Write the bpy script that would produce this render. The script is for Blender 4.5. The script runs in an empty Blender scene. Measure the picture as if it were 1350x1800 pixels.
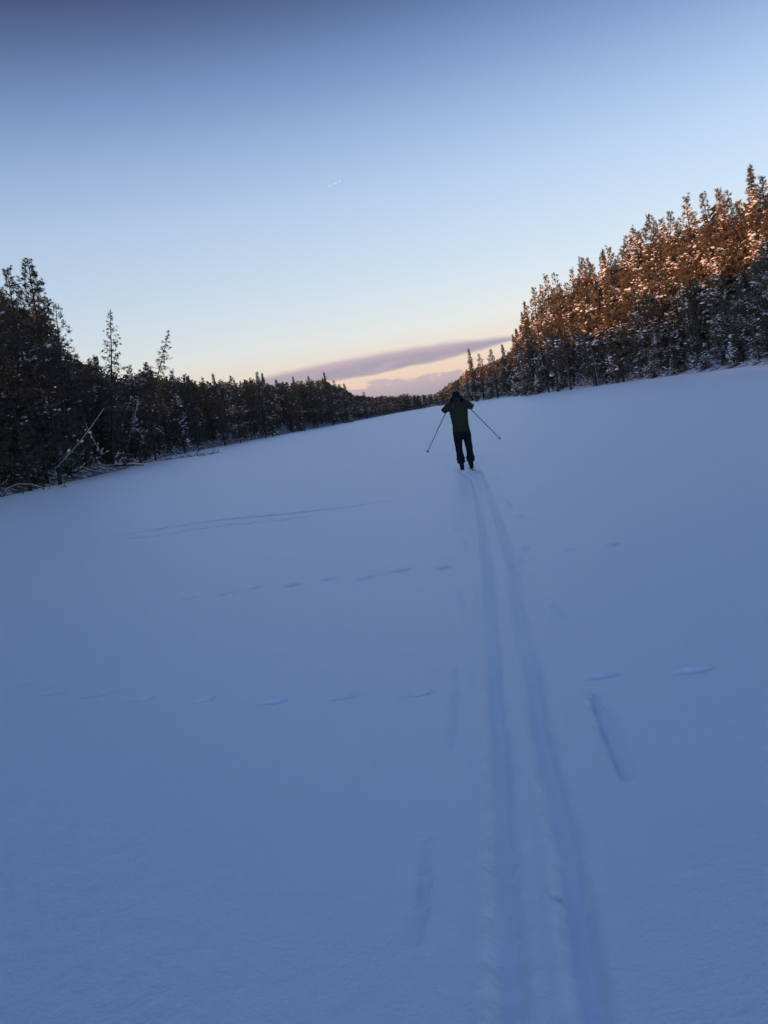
import bpy, math, random
import numpy as np
from mathutils import Vector, Matrix, noise

R = math.radians
scene = bpy.context.scene
COL = scene.collection

# ------------------------------------------------------------------ camera
CAM_H, PITCH, ROLL, F = 1.58, R(7.0), R(9.3), 1400.0
fwd = Vector((0, math.cos(PITCH), -math.sin(PITCH)))
up0 = Vector((0, math.sin(PITCH), math.cos(PITCH)))
ri0 = Vector((1, 0, 0))
RI = ri0 * math.cos(ROLL) - up0 * math.sin(ROLL)
UP = up0 * math.cos(ROLL) + ri0 * math.sin(ROLL)
cam_d = bpy.data.cameras.new('camera')
cam = bpy.data.objects.new('camera', cam_d)
COL.objects.link(cam)
cam.matrix_world = Matrix(((RI.x, UP.x, -fwd.x, 0), (RI.y, UP.y, -fwd.y, 0),
                           (RI.z, UP.z, -fwd.z, CAM_H), (0, 0, 0, 1)))
cam_d.sensor_fit = 'VERTICAL'
cam_d.sensor_height = 36
cam_d.sensor_width = 27
cam_d.lens = 28
cam_d.clip_start = 0.05
cam_d.clip_end = 30000
scene.camera = cam

# ------------------------------------------------------------------ sky and sun
SUN_AZ = R(229)          # bearing of the sun, clockwise from +Y
SUN_EL = R(5.0)
to_sun = Vector((math.sin(SUN_AZ) * math.cos(SUN_EL), math.cos(SUN_AZ) * math.cos(SUN_EL), math.sin(SUN_EL)))


def lin(c):
    return tuple((v / 255 / 12.92) if v / 255 <= 0.04045 else (((v / 255) + 0.055) / 1.055) ** 2.4 for v in c)


world = bpy.data.worlds.new('World')
scene.world = world
world.use_nodes = True
wn = world.node_tree
wn.nodes.clear()


class NT:
    def __init__(s, tree):
        s.t = tree

    def n(s, typ, ins=None, **props):
        nd = s.t.nodes.new(typ)
        for k, v in props.items():
            setattr(nd, k, v)
        if ins:
            for k, v in ins.items():
                sock = nd.inputs[k]
                if isinstance(v, bpy.types.NodeSocket):
                    s.t.links.new(v, sock)
                else:
                    sock.default_value = v
        return nd

    def math(s, op, a, b=0.0, c=0.0, clamp=False):
        nd = s.n('ShaderNodeMath', {0: a, 1: b, 2: c}, operation=op)
        nd.use_clamp = clamp
        return nd.outputs[0]

    def mix(s, fac, a, b, typ='MIX'):
        nd = s.n('ShaderNodeMix', data_type='RGBA', blend_type=typ)
        for i, v in ((0, fac), (6, a), (7, b)):
            if isinstance(v, bpy.types.NodeSocket):
                s.t.links.new(v, nd.inputs[i])
            else:
                nd.inputs[i].default_value = v if i == 0 else (tuple(v) + (1,))[:4]
        return nd.outputs[2]

    def ramp(s, fac, stops, interp='LINEAR'):
        nd = s.n('ShaderNodeValToRGB', {0: fac})
        cr = nd.color_ramp
        cr.interpolation = interp
        while len(cr.elements) > 1:
            cr.elements.remove(cr.elements[-1])
        cr.elements[0].position = stops[0][0]
        cr.elements[0].color = tuple(stops[0][1]) + (1,)
        for p, c in stops[1:]:
            e = cr.elements.new(p)
            e.color = tuple(c) + (1,)
        return nd.outputs[0]

    def smooth(s, x, lo, hi):
        nd = s.n('ShaderNodeMapRange', {0: x, 1: lo, 2: hi, 3: 0.0, 4: 1.0}, interpolation_type='SMOOTHSTEP')
        return nd.outputs[0]


W = NT(wn)
tc = W.n('ShaderNodeTexCoord')
sep = W.n('ShaderNodeSeparateXYZ', {0: tc.outputs['Generated']})
sx, sy, sz = sep.outputs
el = W.math('MULTIPLY', W.math('ARCSINE', sz), 180 / math.pi)                 # degrees
az = W.math('MULTIPLY', W.math('ARCTAN2', sx, sy), 180 / math.pi)             # degrees, + to the right
nish = W.n('ShaderNodeTexSky', sky_type='NISHITA', sun_disc=False, sun_elevation=SUN_EL,
           sun_rotation=SUN_AZ, altitude=100, air_density=1.0, dust_density=1.0, ozone_density=2.0)
# colour of the dusk sky by elevation
stops = [(-90, (150, 130, 130)), (0.0, (240, 198, 178)), (2.0, (246, 214, 192)), (3.6, (246, 230, 213)),
         (5.6, (238, 240, 238)), (8.0, (222, 236, 246)), (11.0, (206, 227, 248)), (14.5, (191, 215, 245)),
         (17.5, (170, 196, 234)), (21.5, (134, 160, 209)), (25.0, (98, 121, 168)),
         (28.0, (64, 80, 118)), (31.5, (44, 55, 84)), (36.0, (44, 58, 92)), (50.0, (56, 80, 130)), (90, (68, 98, 152))]
rp = W.math('DIVIDE', W.math('ADD', el, 10.0), 100.0, clamp=True)
ramp = W.ramp(rp, [(max(0, (e + 10) / 100), lin(c)) for e, c in stops])
# a little brighter to the right of the valley and around it
azf = W.math('MULTIPLY_ADD', W.math('SINE', W.math('MULTIPLY', az, math.pi / 180)), 0.20, 1.0)
# twilight: the half of the sky round the sun, behind the camera, is brighter
sunf = W.n('ShaderNodeVectorMath', {0: tc.outputs['Generated'], 1: (math.sin(SUN_AZ), math.cos(SUN_AZ), 0.0)}, operation='DOT_PRODUCT').outputs['Value']
azf = W.math('ADD', azf, W.math('MULTIPLY', W.smooth(sunf, -0.25, 0.9), 2.5))
grad = W.n('ShaderNodeVectorMath', {0: ramp, 'Scale': azf}, operation='SCALE').outputs[0]
sky10 = W.n('ShaderNodeVectorMath', {0: grad, 'Scale': 10.0}, operation='SCALE').outputs[0]
base = W.mix(0.12, sky10, nish.outputs[0])
# long stratus bands low above the horizon
nv = W.n('ShaderNodeCombineXYZ', {0: W.math('MULTIPLY', az, 0.11), 1: W.math('MULTIPLY', el, 0.75), 2: 3.7}).outputs[0]
n1 = W.n('ShaderNodeTexNoise', {'Vector': nv, 'Scale': 1.0, 'Detail': 7.0, 'Roughness': 0.58}).outputs[0]
nv2 = W.n('ShaderNodeCombineXYZ', {0: W.math('MULTIPLY', az, 0.45), 1: W.math('MULTIPLY', el, 1.1), 2: 9.1}).outputs[0]
n2 = W.n('ShaderNodeTexNoise', {'Vector': nv2, 'Scale': 1.0, 'Detail': 6.0, 'Roughness': 0.55}).outputs[0]
nz1 = W.math('SUBTRACT', n1, 0.5)
nz2 = W.math('SUBTRACT', n2, 0.5)
# upper band: a wedge, thick at az 0..6 and thin at its ends
ctr = W.math('ADD', W.math('MULTIPLY_ADD', W.math('SUBTRACT', az, 3.0), 0.012, 3.57), W.math('MULTIPLY', nz1, 0.25))
half = W.math('MULTIPLY', W.math('SUBTRACT', 1.0, W.math('POWER', W.math('ABSOLUTE', W.math('DIVIDE', W.math('SUBTRACT', az, 0.8), 12.5)), 1.9), clamp=True), 0.84)
half = W.math('ADD', half, W.math('MULTIPLY', nz2, 0.42))
dist = W.math('SUBTRACT', el, ctr)
top_m = W.smooth(W.math('SUBTRACT', half, dist), -0.06, 0.42)
bot_m = W.smooth(W.math('ADD', half, dist), -0.02, 0.26)
gate = W.math('MULTIPLY', W.smooth(az, -12.5, -8.0), W.math('SUBTRACT', 1.0, W.smooth(az, 10.5, 13.5)))
m1 = W.math('MULTIPLY', W.math('MULTIPLY', top_m, bot_m), gate)
c1 = W.mix(W.smooth(dist, -0.1, 0.95), tuple(v * 10 for v in lin((156, 151, 173))), tuple(v * 10 for v in lin((224, 190, 196))))
c1 = W.mix(W.smooth(n2, 0.35, 0.7), c1, W.mix(0.5, c1, tuple(v * 10 for v in lin((196, 172, 186)))))
base = W.mix(W.math('MULTIPLY', m1, 0.88), base, c1)
# lower bank sitting on the treeline
top2 = W.math('MULTIPLY_ADD', nz2, 2.2, 1.95)
top2 = W.math('MULTIPLY', top2, 1.0)
bank = W.math('SUBTRACT', 1.0, W.smooth(el, W.math('SUBTRACT', top2, 0.1), W.math('ADD', top2, 0.22)))
gate2 = W.math('MULTIPLY', W.smooth(az, -16.0, -5.0), W.math('SUBTRACT', 1.0, W.smooth(az, 13.0, 22.0)))
c2 = W.mix(W.smooth(el, 0.8, 2.3), tuple(v * 10 for v in lin((166, 160, 176))), tuple(v * 10 for v in lin((198, 178, 186))))
base = W.mix(W.math('MULTIPLY', W.math('MULTIPLY', bank, gate2), 0.9), base, c2)
bg = W.n('ShaderNodeBackground', {0: base, 1: 0.1})
wo = W.n('ShaderNodeOutputWorld', {0: bg.outputs[0]})

sun_d = bpy.data.lights.new('sun', 'SUN')
sun_d.energy = 5.0
sun_d.angle = R(0.5)
sun_d.color = (1.0, 0.385, 0.08)
sun = bpy.data.objects.new('sun', sun_d)
COL.objects.link(sun)
sun.rotation_euler = (-to_sun).to_track_quat('-Z', 'Y').to_euler()
sun.location = to_sun * 200

scene.view_settings.view_transform = 'Standard'
scene.view_settings.look = 'None'
scene.view_settings.gamma = 1
scene.view_settings.exposure = 0
scene.view_settings.use_curve_mapping = False
scene.cycles.max_bounces = 5
scene.cycles.diffuse_bounces = 2
scene.cycles.glossy_bounces = 1
scene.cycles.volume_bounces = 0
scene.cycles.use_denoising = True


# ------------------------------------------------------------------ helpers
def ray(px, py):
    return fwd + RI * ((px - 675) / F) + UP * ((900 - py) / F)


def on_ground(px, py):
    d = ray(px, py)
    t = -CAM_H / d.z
    return d.x * t, d.y * t


def at_depth(px, py, Y):
    d = ray(px, py)
    t = Y / d.y
    return d.x * t, CAM_H + d.z * t


def project(X, Y, Z):
    v = Vector((X, Y, Z - CAM_H))
    w = v.dot(fwd)
    return 675 + F * v.dot(RI) / w, 900 - F * v.dot(UP) / w


def mesh_np(name, V, faces, mats, midx=None, smooth=False):
    """faces: list of int arrays (n,3) or (n,4)"""
    me = bpy.data.meshes.new(name)
    V = np.asarray(V, dtype=np.float32)
    faces = [np.asarray(f, dtype=np.int32) for f in faces if len(f)]
    nl = sum(f.size for f in faces)
    nf = sum(len(f) for f in faces)
    me.vertices.add(len(V))
    me.vertices.foreach_set('co', V.ravel())
    me.loops.add(nl)
    me.polygons.add(nf)
    me.loops.foreach_set('vertex_index', np.concatenate([f.ravel() for f in faces]))
    st, tot, o = [], [], 0
    for f in faces:
        k = f.shape[1]
        st.append(o + np.arange(len(f)) * k)
        tot.append(np.full(len(f), k))
        o += f.size
    me.polygons.foreach_set('loop_start', np.concatenate(st).astype(np.int32))
    me.polygons.foreach_set('loop_total', np.concatenate(tot).astype(np.int32))
    if midx is not None:
        me.polygons.foreach_set('material_index', np.asarray(midx, dtype=np.int32))
    me.polygons.foreach_set('use_smooth', np.full(nf, smooth))
    for m in mats:
        me.materials.append(m)
    me.update(calc_edges=True)
    me.validate()
    return me


class Acc:
    """collects geometry of ONE mesh"""
    def __init__(s):
        s.V, s.F3, s.F4, s.n = [], [], [], 0

    def add(s, V, f3=None, f4=None):
        V = np.asarray(V, dtype=np.float32).reshape(-1, 3)
        s.V.append(V)
        if f3 is not None and len(f3):
            s.F3.append(np.asarray(f3) + s.n)
        if f4 is not None and len(f4):
            s.F4.append(np.asarray(f4) + s.n)
        s.n += len(V)

    def tube(s, P, rad, sides=6, cap=True):
        P = np.asarray(P, dtype=float)
        n = len(P)
        rad = np.broadcast_to(np.asarray(rad, dtype=float), (n,)) if np.ndim(rad) < 2 else np.asarray(rad)
        T = np.gradient(P, axis=0)
        T /= np.linalg.norm(T, axis=1)[:, None] + 1e-9
        ref = np.array([0, 0, 1.0]) if abs(T[:, 2]).mean() < 0.8 else np.array([1.0, 0, 0])
        A = np.cross(ref, T)
        A /= np.linalg.norm(A, axis=1)[:, None] + 1e-9
        B = np.cross(T, A)
        th = np.arange(sides) / sides * 2 * math.pi
        if rad.ndim == 1:
            ra = rb = rad
        else:
            ra, rb = rad[:, 0], rad[:, 1]
        V = P[:, None] + A[:, None] * (np.cos(th)[None, :, None] * ra[:, None, None]) + B[:, None] * (np.sin(th)[None, :, None] * rb[:, None, None])
        V = V.reshape(-1, 3)
        f4 = []
        for i in range(n - 1):
            for k in range(sides):
                a, b = i * sides + k, i * sides + (k + 1) % sides
                f4.append((a, b, b + sides, a + sides))
        f3 = []
        if cap:
            V = np.vstack([V, P[0], P[-1]])
            c0, c1 = n * sides, n * sides + 1
            for k in range(sides):
                f3.append((c0, (k + 1) % sides, k))
                f3.append((c1, (n - 1) * sides + k, (n - 1) * sides + (k + 1) % sides))
        s.add(V, f3, f4)

    def mesh(s, name, mats, smooth=False):
        V = np.vstack(s.V)
        return mesh_np(name, V, [np.vstack(s.F3) if s.F3 else [], np.vstack(s.F4) if s.F4 else []], mats, smooth=smooth)


def link(name, me, parent=None):
    o = bpy.data.objects.new(name, me)
    COL.objects.link(o)
    if parent:
        o.parent = parent
    return o


def tag(o, label=None, cat=None, group=None, kind=None):
    for k, v in (('label', label), ('category', cat), ('group', group), ('kind', kind)):
        if v:
            o[k] = v
    return o


def empty(name, loc, rot=(0, 0, 0)):
    o = bpy.data.objects.new(name, None)
    COL.objects.link(o)
    o.empty_display_size = 0.3
    o.location = loc
    o.rotation_euler = rot
    return o


# ------------------------------------------------------------------ materials
def material(name):
    m = bpy.data.materials.new(name)
    m.use_nodes = True
    t = NT(m.node_tree)
    p = m.node_tree.nodes['Principled BSDF']
    return m, t, p


def snow_ground_mat():
    m, t, p = material('lake_snow')
    geo = t.n('ShaderNodeNewGeometry')
    pos = geo.outputs['Position']
    big = t.n('ShaderNodeTexNoise', {'Vector': pos, 'Scale': 0.35, 'Detail': 3.0}).outputs[0]
    fine = t.n('ShaderNodeTexNoise', {'Vector': pos, 'Scale': 70.0, 'Detail': 4.0, 'Roughness': 0.65}).outputs[0]
    mid = t.n('ShaderNodeTexNoise', {'Vector': pos, 'Scale': 9.0, 'Detail': 5.0, 'Roughness': 0.6}).outputs[0]
    c = t.mix(big, (0.75, 0.86, 0.93), (0.78, 0.88, 0.94))
    t.t.links.new(c, p.inputs['Base Color'])
    p.inputs['Roughness'].default_value = 0.42
    p.inputs['Specular IOR Level'].default_value = 0.7
    p.inputs['Sheen Weight'].default_value = 0.25
    p.inputs['Sheen Tint'].default_value = (0.8, 0.92, 1.0, 1)
    p.inputs['Sheen Roughness'].default_value = 0.4
    h = t.math('ADD', t.math('MULTIPLY', fine, 0.0045), t.math('MULTIPLY', mid, 0.018))
    b = t.n('ShaderNodeBump', {'Height': h, 'Strength': 0.75, 'Distance': 1.0})
    t.t.links.new(b.outputs[0], p.inputs['Normal'])
    return m


def bank_mat():
    m, t, p = material('forest_floor_snow')
    pos = t.n('ShaderNodeNewGeometry').outputs['Position']
    n1 = t.n('ShaderNodeTexNoise', {'Vector': pos, 'Scale': 1.3, 'Detail': 6.0, 'Roughness': 0.7}).outputs[0]
    sp_ = t.n('ShaderNodeSeparateXYZ', {0: pos}).outputs
    lf = t.math('SUBTRACT', 1.0, t.smooth(t.math('SUBTRACT', sp_[0], t.math('MULTIPLY', sp_[1], 0.06)), 0.0, 16.0))
    f = t.smooth(t.math('ADD', n1, t.math('MULTIPLY_ADD', lf, 0.07, 0.05)), 0.50, 0.66)
    c = t.mix(f, (0.72, 0.76, 0.84), (0.10, 0.09, 0.075))
    t.t.links.new(c, p.inputs['Base Color'])
    p.inputs['Roughness'].default_value = 0.8
    b = t.n('ShaderNodeBump', {'Height': n1, 'Strength': 0.8, 'Distance': 0.3})
    t.t.links.new(b.outputs[0], p.inputs['Normal'])
    return m


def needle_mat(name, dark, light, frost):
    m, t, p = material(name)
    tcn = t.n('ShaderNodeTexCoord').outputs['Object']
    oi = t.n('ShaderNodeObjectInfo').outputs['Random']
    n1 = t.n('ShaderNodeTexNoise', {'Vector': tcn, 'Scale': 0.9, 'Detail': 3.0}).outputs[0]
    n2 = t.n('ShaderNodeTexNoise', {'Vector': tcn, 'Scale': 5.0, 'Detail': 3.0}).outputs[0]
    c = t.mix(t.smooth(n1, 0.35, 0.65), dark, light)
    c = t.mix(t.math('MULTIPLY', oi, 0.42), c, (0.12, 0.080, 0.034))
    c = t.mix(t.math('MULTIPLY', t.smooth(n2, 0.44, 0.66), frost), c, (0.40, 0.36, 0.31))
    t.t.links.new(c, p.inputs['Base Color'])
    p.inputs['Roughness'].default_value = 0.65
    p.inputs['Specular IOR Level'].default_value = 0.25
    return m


def simple_mat(name, col, rough=0.7, var=None, scale=8.0, bump=0.0, spec=0.4, metal=0.0):
    m, t, p = material(name)
    tcn = t.n('ShaderNodeTexCoord').outputs['Object']
    n1 = t.n('ShaderNodeTexNoise', {'Vector': tcn, 'Scale': scale, 'Detail': 5.0, 'Roughness': 0.6}).outputs[0]
    c = t.mix(n1, col, var or tuple(v * 0.7 for v in col))
    t.t.links.new(c, p.inputs['Base Color'])
    p.inputs['Roughness'].default_value = rough
    p.inputs['Specular IOR Level'].default_value = spec
    p.inputs['Metallic'].default_value = metal
    if bump:
        b = t.n('ShaderNodeBump', {'Height': n1, 'Strength': 0.6, 'Distance': bump})
        t.t.links.new(b.outputs[0], p.inputs['Normal'])
    return m


M_LAKE = snow_ground_mat()
M_BANK = bank_mat()
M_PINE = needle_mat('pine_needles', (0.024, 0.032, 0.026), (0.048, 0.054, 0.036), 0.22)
M_PINE_LIT = needle_mat('sunlit_frosted_pine_needles', (0.034, 0.034, 0.022), (0.118, 0.082, 0.040), 0.42)  # lighter, warmer copy: low sun glow put into the colour, plus extra rime
M_SPRUCE_LIT = needle_mat('sunlit_spruce_needles', (0.028, 0.032, 0.022), (0.090, 0.068, 0.036), 0.36)  # warmer spruce copy, sun glow put into the needle colour
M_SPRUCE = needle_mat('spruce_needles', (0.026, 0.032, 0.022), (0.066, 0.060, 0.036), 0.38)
M_SNOW = simple_mat('branch_snow', (0.86, 0.83, 0.79), 0.7, (0.76, 0.74, 0.72), 4.0, 0.02)
M_BARK = simple_mat('bark', (0.06, 0.043, 0.034), 0.9, (0.028, 0.023, 0.021), 5.0, 0.02)
M_DEAD = simple_mat('dead_wood', (0.13, 0.10, 0.085), 0.9, (0.05, 0.04, 0.038), 12.0, 0.01)
M_BIRCH = simple_mat('birch_bark', (0.16, 0.135, 0.12), 0.8, (0.16, 0.13, 0.12), 3.0, 0.01)

# ------------------------------------------------------------------ shore and terrain
SHORE_L = [(-46, -260), (-40, -120), (-34, -40), (-29, 10), (-28.5, 40), (-29, 62), (-28.5, 88), (-37, 128), (-41, 165),
           (-34, 230), (-22, 310), (-7, 400), (10, 510), (23, 620), (38, 672)]
SHORE_R = [(38, 672), (56, 640), (62, 560), (58, 470), (53, 400), (61, 330), (62, 270), (52, 235), (39, 205), (44, 175),
           (49, 150), (48, 120), (46, 92), (45, 60), (48, 0), (58, -120), (70, -260)]
POLY = np.array(SHORE_L + SHORE_R[1:], dtype=float)


def shore_dist(X, Y):
    """signed distance to the lake outline, positive on land"""
    X = np.asarray(X, float)
    Y = np.asarray(Y, float)
    best = np.full(X.shape, 1e9)
    inside = np.zeros(X.shape, bool)
    n = len(POLY)
    for i in range(n):
        ax, ay = POLY[i]
        bx, by = POLY[(i + 1) % n]
        dx, dy = bx - ax, by - ay
        if i < n - 1:
            tt = np.clip(((X - ax) * dx + (Y - ay) * dy) / (dx * dx + dy * dy), 0, 1)
            best = np.minimum(best, np.hypot(X - ax - tt * dx, Y - ay - tt * dy))
        cond = ((ay > Y) != (by > Y)) & (X < (bx - ax) * (Y - ay) / (by - ay + 1e-12) + ax)
        inside ^= cond
    return np.where(inside, -best, best)


def vnoise(X, Y, sc, seed=0):
    """cheap smooth noise, sum of rotated sines"""
    rs = np.random.RandomState(seed)
    out = np.zeros_like(np.asarray(X, float))
    for k in range(7):
        a = rs.uniform(0, 2 * math.pi)
        f = sc * rs.uniform(0.5, 2.0)
        out = out + np.sin((X * math.cos(a) + Y * math.sin(a)) * f + rs.uniform(0, 6.28)) / 7
    return out


def land_z(X, Y):
    X = np.asarray(X, float)
    Y = np.asarray(Y, float)
    d = shore_dist(X, Y) + 1.2 * vnoise(X, Y, 0.35, 3)
    right = 1 / (1 + np.exp(-(X - (0.03 * Y + 5)) / 8))
    dd = np.clip(d, 0, None)
    hr = 11.5 * (1 - np.exp(-dd / 34))
    hl = 15.5 * (1 - np.exp(-dd / 25))  # unseen left hill, raised to block low sun under the crowns
    z = (hl * (1 - right) + hr * right) * np.clip(1.25 - Y / 900, 0.35, 1)
    z = z + np.clip(dd / 12, 0, 1) * (0.35 * vnoise(X, Y, 0.25, 5) + 0.15 * vnoise(X, Y, 1.1, 6))
    return np.where(d > 0, z + 0.05, np.clip(d * 0.25, -0.6, 0) - 0.02)


def gz(x, y):
    return float(max(0.0, land_z(np.array([x]), np.array([y]))[0]))


def grid_mesh(name, XX, YY, ZZ, mat):
    ny, nx = XX.shape
    V = np.stack([XX, YY, ZZ], -1).reshape(-1, 3)
    i = np.arange(ny - 1)[:, None] * nx + np.arange(nx - 1)[None]
    f = np.stack([i, i + 1, i + nx + 1, i + nx], -1).reshape(-1, 4)
    return mesh_np(name, V, [f], [mat], smooth=True)


# land: one height field, dipping below the lake sheet inside the outline
gx = np.unique(np.concatenate([np.arange(-700, -120, 20), np.arange(-120, -60, 6), np.arange(-60, 100, 1.6), np.arange(100, 160, 6), np.arange(160, 701, 20)]))
gy = np.unique(np.concatenate([np.arange(-700, -40, 20), np.arange(-40, 50, 4), np.arange(50, 260, 1.6), np.arange(260, 720, 3.2), np.arange(720, 1401, 25)]))
XX, YY = np.meshgrid(gx, gy)
ZZ = land_z(XX, YY)
bank = link('forest_floor', grid_mesh('forest_floor', XX, YY, ZZ, M_BANK))
tag(bank, 'snowy wooded banks rising behind the lake shore', kind='structure')

# ------------------------------------------------------------------ lake sheet with ski tracks and prints
trackL = [(826, 838), (838, 880), (846, 920), (853, 970), (858, 1030), (860, 1100), (864, 1180), (868, 1260), (873, 1340), (877, 1420),
          (880, 1500), (884, 1600), (888, 1700), (893, 1800)]
trackR = [(844, 832), (860, 870), (874, 910), (890, 960), (901, 1010), (908, 1070), (918, 1120), (932, 1180), (944, 1260), (958, 1340),
          (978, 1420), (996, 1500), (1008, 1600), (1024, 1700), (1040, 1800)]
GL = np.array([on_ground(*p) for p in trackL][::-1])
GR = np.array([on_ground(*p) for p in trackR][::-1])


def extend(G):
    a = G[0] - (G[1] - G[0]) / np.linalg.norm(G[1] - G[0]) * 6
    return np.vstack([a, G])


GL, GR = extend(GL), extend(GR)
SKX, SKY = on_ground(821, 824)


def cl(G, Y):
    return np.interp(Y, G[:, 1], G[:, 0])


# make rows follow the middle of the two ruts
def rows():
    ys = [-700, -300, -120, -60, -30, -15, -8, -4, -2, -0.5, 0.4]
    y = 0.9
    while y < 1100:
        ys.append(y)
        if y < 26:
            y += max(0.016, min(0.065, y * y / 1258 * 0.8 + 0.005))
        else:
            y += min(0.065 * 1.05 ** ((y - 26) * 3), y * 0.022)
    ys.append(1400)
    return np.array(ys)


def cols():
    s = [0.0]
    while s[-1] < 700:
        v = s[-1]
        st = 0.013 if v < 0.36 else 0.032 if v < 2.6 else 0.07 if v < 6 else 0.14 if v < 13 else v * 0.03
        s.append(v + st)
    s = np.array(s)
    return np.concatenate([-s[:0:-1], s])


ys, ss = rows(), cols()
cen = 0.5 * (cl(GL, np.clip(ys, -5, 18)) + cl(GR, np.clip(ys, -5, 18)))
XX = cen[:, None] + ss[None]
YY = np.repeat(ys[:, None], len(ss), 1)
near = np.clip(1 - (np.hypot(XX, YY) - 30) / 30, 0, 1)
ZZ = near * (0.018 * vnoise(XX, YY, 0.45, 11) + 0.010 * vnoise(XX, YY, 1.6, 12) + 0.0035 * vnoise(XX, YY, 6.0, 13))


def rut(G, wid, dep, seed, y1):
    c = cl(G, YY) + 0.010 * vnoise(XX * 0, YY, 2.5, seed) + 0.004 * vnoise(XX * 0, YY, 12, seed + 1)
    dx = XX - c
    w = wid * (1 + 0.14 * vnoise(XX * 0, YY, 3.2, seed + 2))
    prof = 1 / (1 + np.exp((np.abs(dx) + 0.006 * vnoise(XX, YY, 34, seed + 9) - w) / 0.0095))
    rim = np.exp(-((np.abs(dx) - w - 0.035) / 0.030) ** 2) * 0.007
    inner = 0.006 * np.exp(-(dx / 0.012) ** 2)
    side = np.exp(-((np.abs(dx) - w - 0.01) / 0.035) ** 2) * (0.007 * vnoise(XX, YY, 26, seed + 3) + 0.006 * vnoise(XX, YY, 70, seed + 7))
    end = 1 / (1 + np.exp((YY - y1) / 0.15))
    return (-prof * dep * (1 + 0.35 * vnoise(XX * 0, YY, 1.9, seed + 4) + 0.25 * vnoise(XX, YY, 9, seed + 5)) + rim + prof * inner + side) * end


ZZ += rut(GL, 0.038, 0.040, 21, SKY + 0.1)
ZZ += rut(GR, 0.038, 0.040, 31, SKY + 0.1)
# trampled, slightly lower strip around the ruts
cc = 0.5 * (cl(GL, YY) + cl(GR, YY))
ZZ -= 0.010 * np.exp(-((XX - cc) / 0.24) ** 4) / (1 + np.exp((YY - SKY) / 0.3))


def dent(px, py, w, l, dep, ang=0.0, rim=0.25, sub=None):
    """an oval print; ang turns its long axis away from +Y"""
    global ZZ
    x0, y0 = on_ground(px, py)
    dep *= 1.5
    m = (np.abs(YY - y0) < l * 2.5 + w * 2) & (np.abs(XX - x0) < l * 2.5 + w * 2)
    dx, dy = XX[m] - x0, YY[m] - y0
    ca, sa = math.cos(ang), math.sin(ang)
    u, v = dx * ca - dy * sa, dx * sa + dy * ca
    jit = 0.3 * vnoise(XX[m], YY[m], 24, int(px * 7 + py) % 1000)
    r = np.sqrt((u / w) ** 2 + (v / l) ** 2) + jit
    ZZ[m] += -dep / (1 + np.exp((r - 1) * 7)) + dep * rim * np.exp(-((r - 1.45) / 0.3) ** 2)


rnd = random.Random(5)
# hare or fox prints in curved rows over the left of the lake
for px, py in [(35, 1206), (95, 1218), (175, 1220), (255, 1227), (360, 1227), (485, 1230), (610, 1222), (740, 1218), (1055, 1185), (1220, 1176)]:
    dent(px, py, rnd.uniform(0.035, 0.06), rnd.uniform(0.028, 0.045), rnd.uniform(0.012, 0.022), rnd.uniform(-0.6, 0.6), 0.05)
    dent(px + rnd.uniform(-22, -10), py + rnd.uniform(1, 5), rnd.uniform(0.03, 0.06), 0.025, rnd.uniform(0.004, 0.012), rnd.uniform(-0.5, 0.5), 0.05)
    dent(px + rnd.uniform(8, 20), py - rnd.uniform(0, 3), rnd.uniform(0.03, 0.05), 0.02, rnd.uniform(0.003, 0.008), rnd.uniform(-0.5, 0.5), 0.05)
for px, py in [(262, 1060), (330, 1052), (390, 1045), (455, 1032), (512, 1029), (575, 1019), (642, 1016), (705, 1003), (780, 998), (1000, 967), (1075, 958)]:
    dent(px, py, rnd.uniform(0.05, 0.09), rnd.uniform(0.04, 0.06), rnd.uniform(0.008, 0.018), rnd.uniform(-0.5, 0.5), 0.05)
    dent(px + rnd.uniform(-12, 12), py + rnd.uniform(-2, 2), 0.05, 0.04, 0.006, 0, 0.05)
for i in range(72):
    f = i / 71
    px = 5 + f * 695 + rnd.uniform(-2, 2)
    py = 962 - 87 * f ** 1.12 + 3.5 * math.sin(f * 9)
    dent(px, py, rnd.uniform(0.09, 0.17), 0.07, rnd.uniform(0.006, 0.022) * (1.2 if 0.25 < f < 0.8 else 0.5), rnd.uniform(-0.2, 0.2), 0.1)
    if i % 3 and 0.25 < f < 0.75:
        dent(px + 8, py + 9 + rnd.uniform(-2, 2), rnd.uniform(0.08, 0.13), 0.06, 0.014, 0, 0.1)
for i in range(15):
    dent(935 + i * 27 + rnd.uniform(-12, 12), 857 - rnd.uniform(-2, 3), rnd.uniform(0.05, 0.11), 0.06, rnd.uniform(0.004, 0.010), 0, 0.05)


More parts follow.
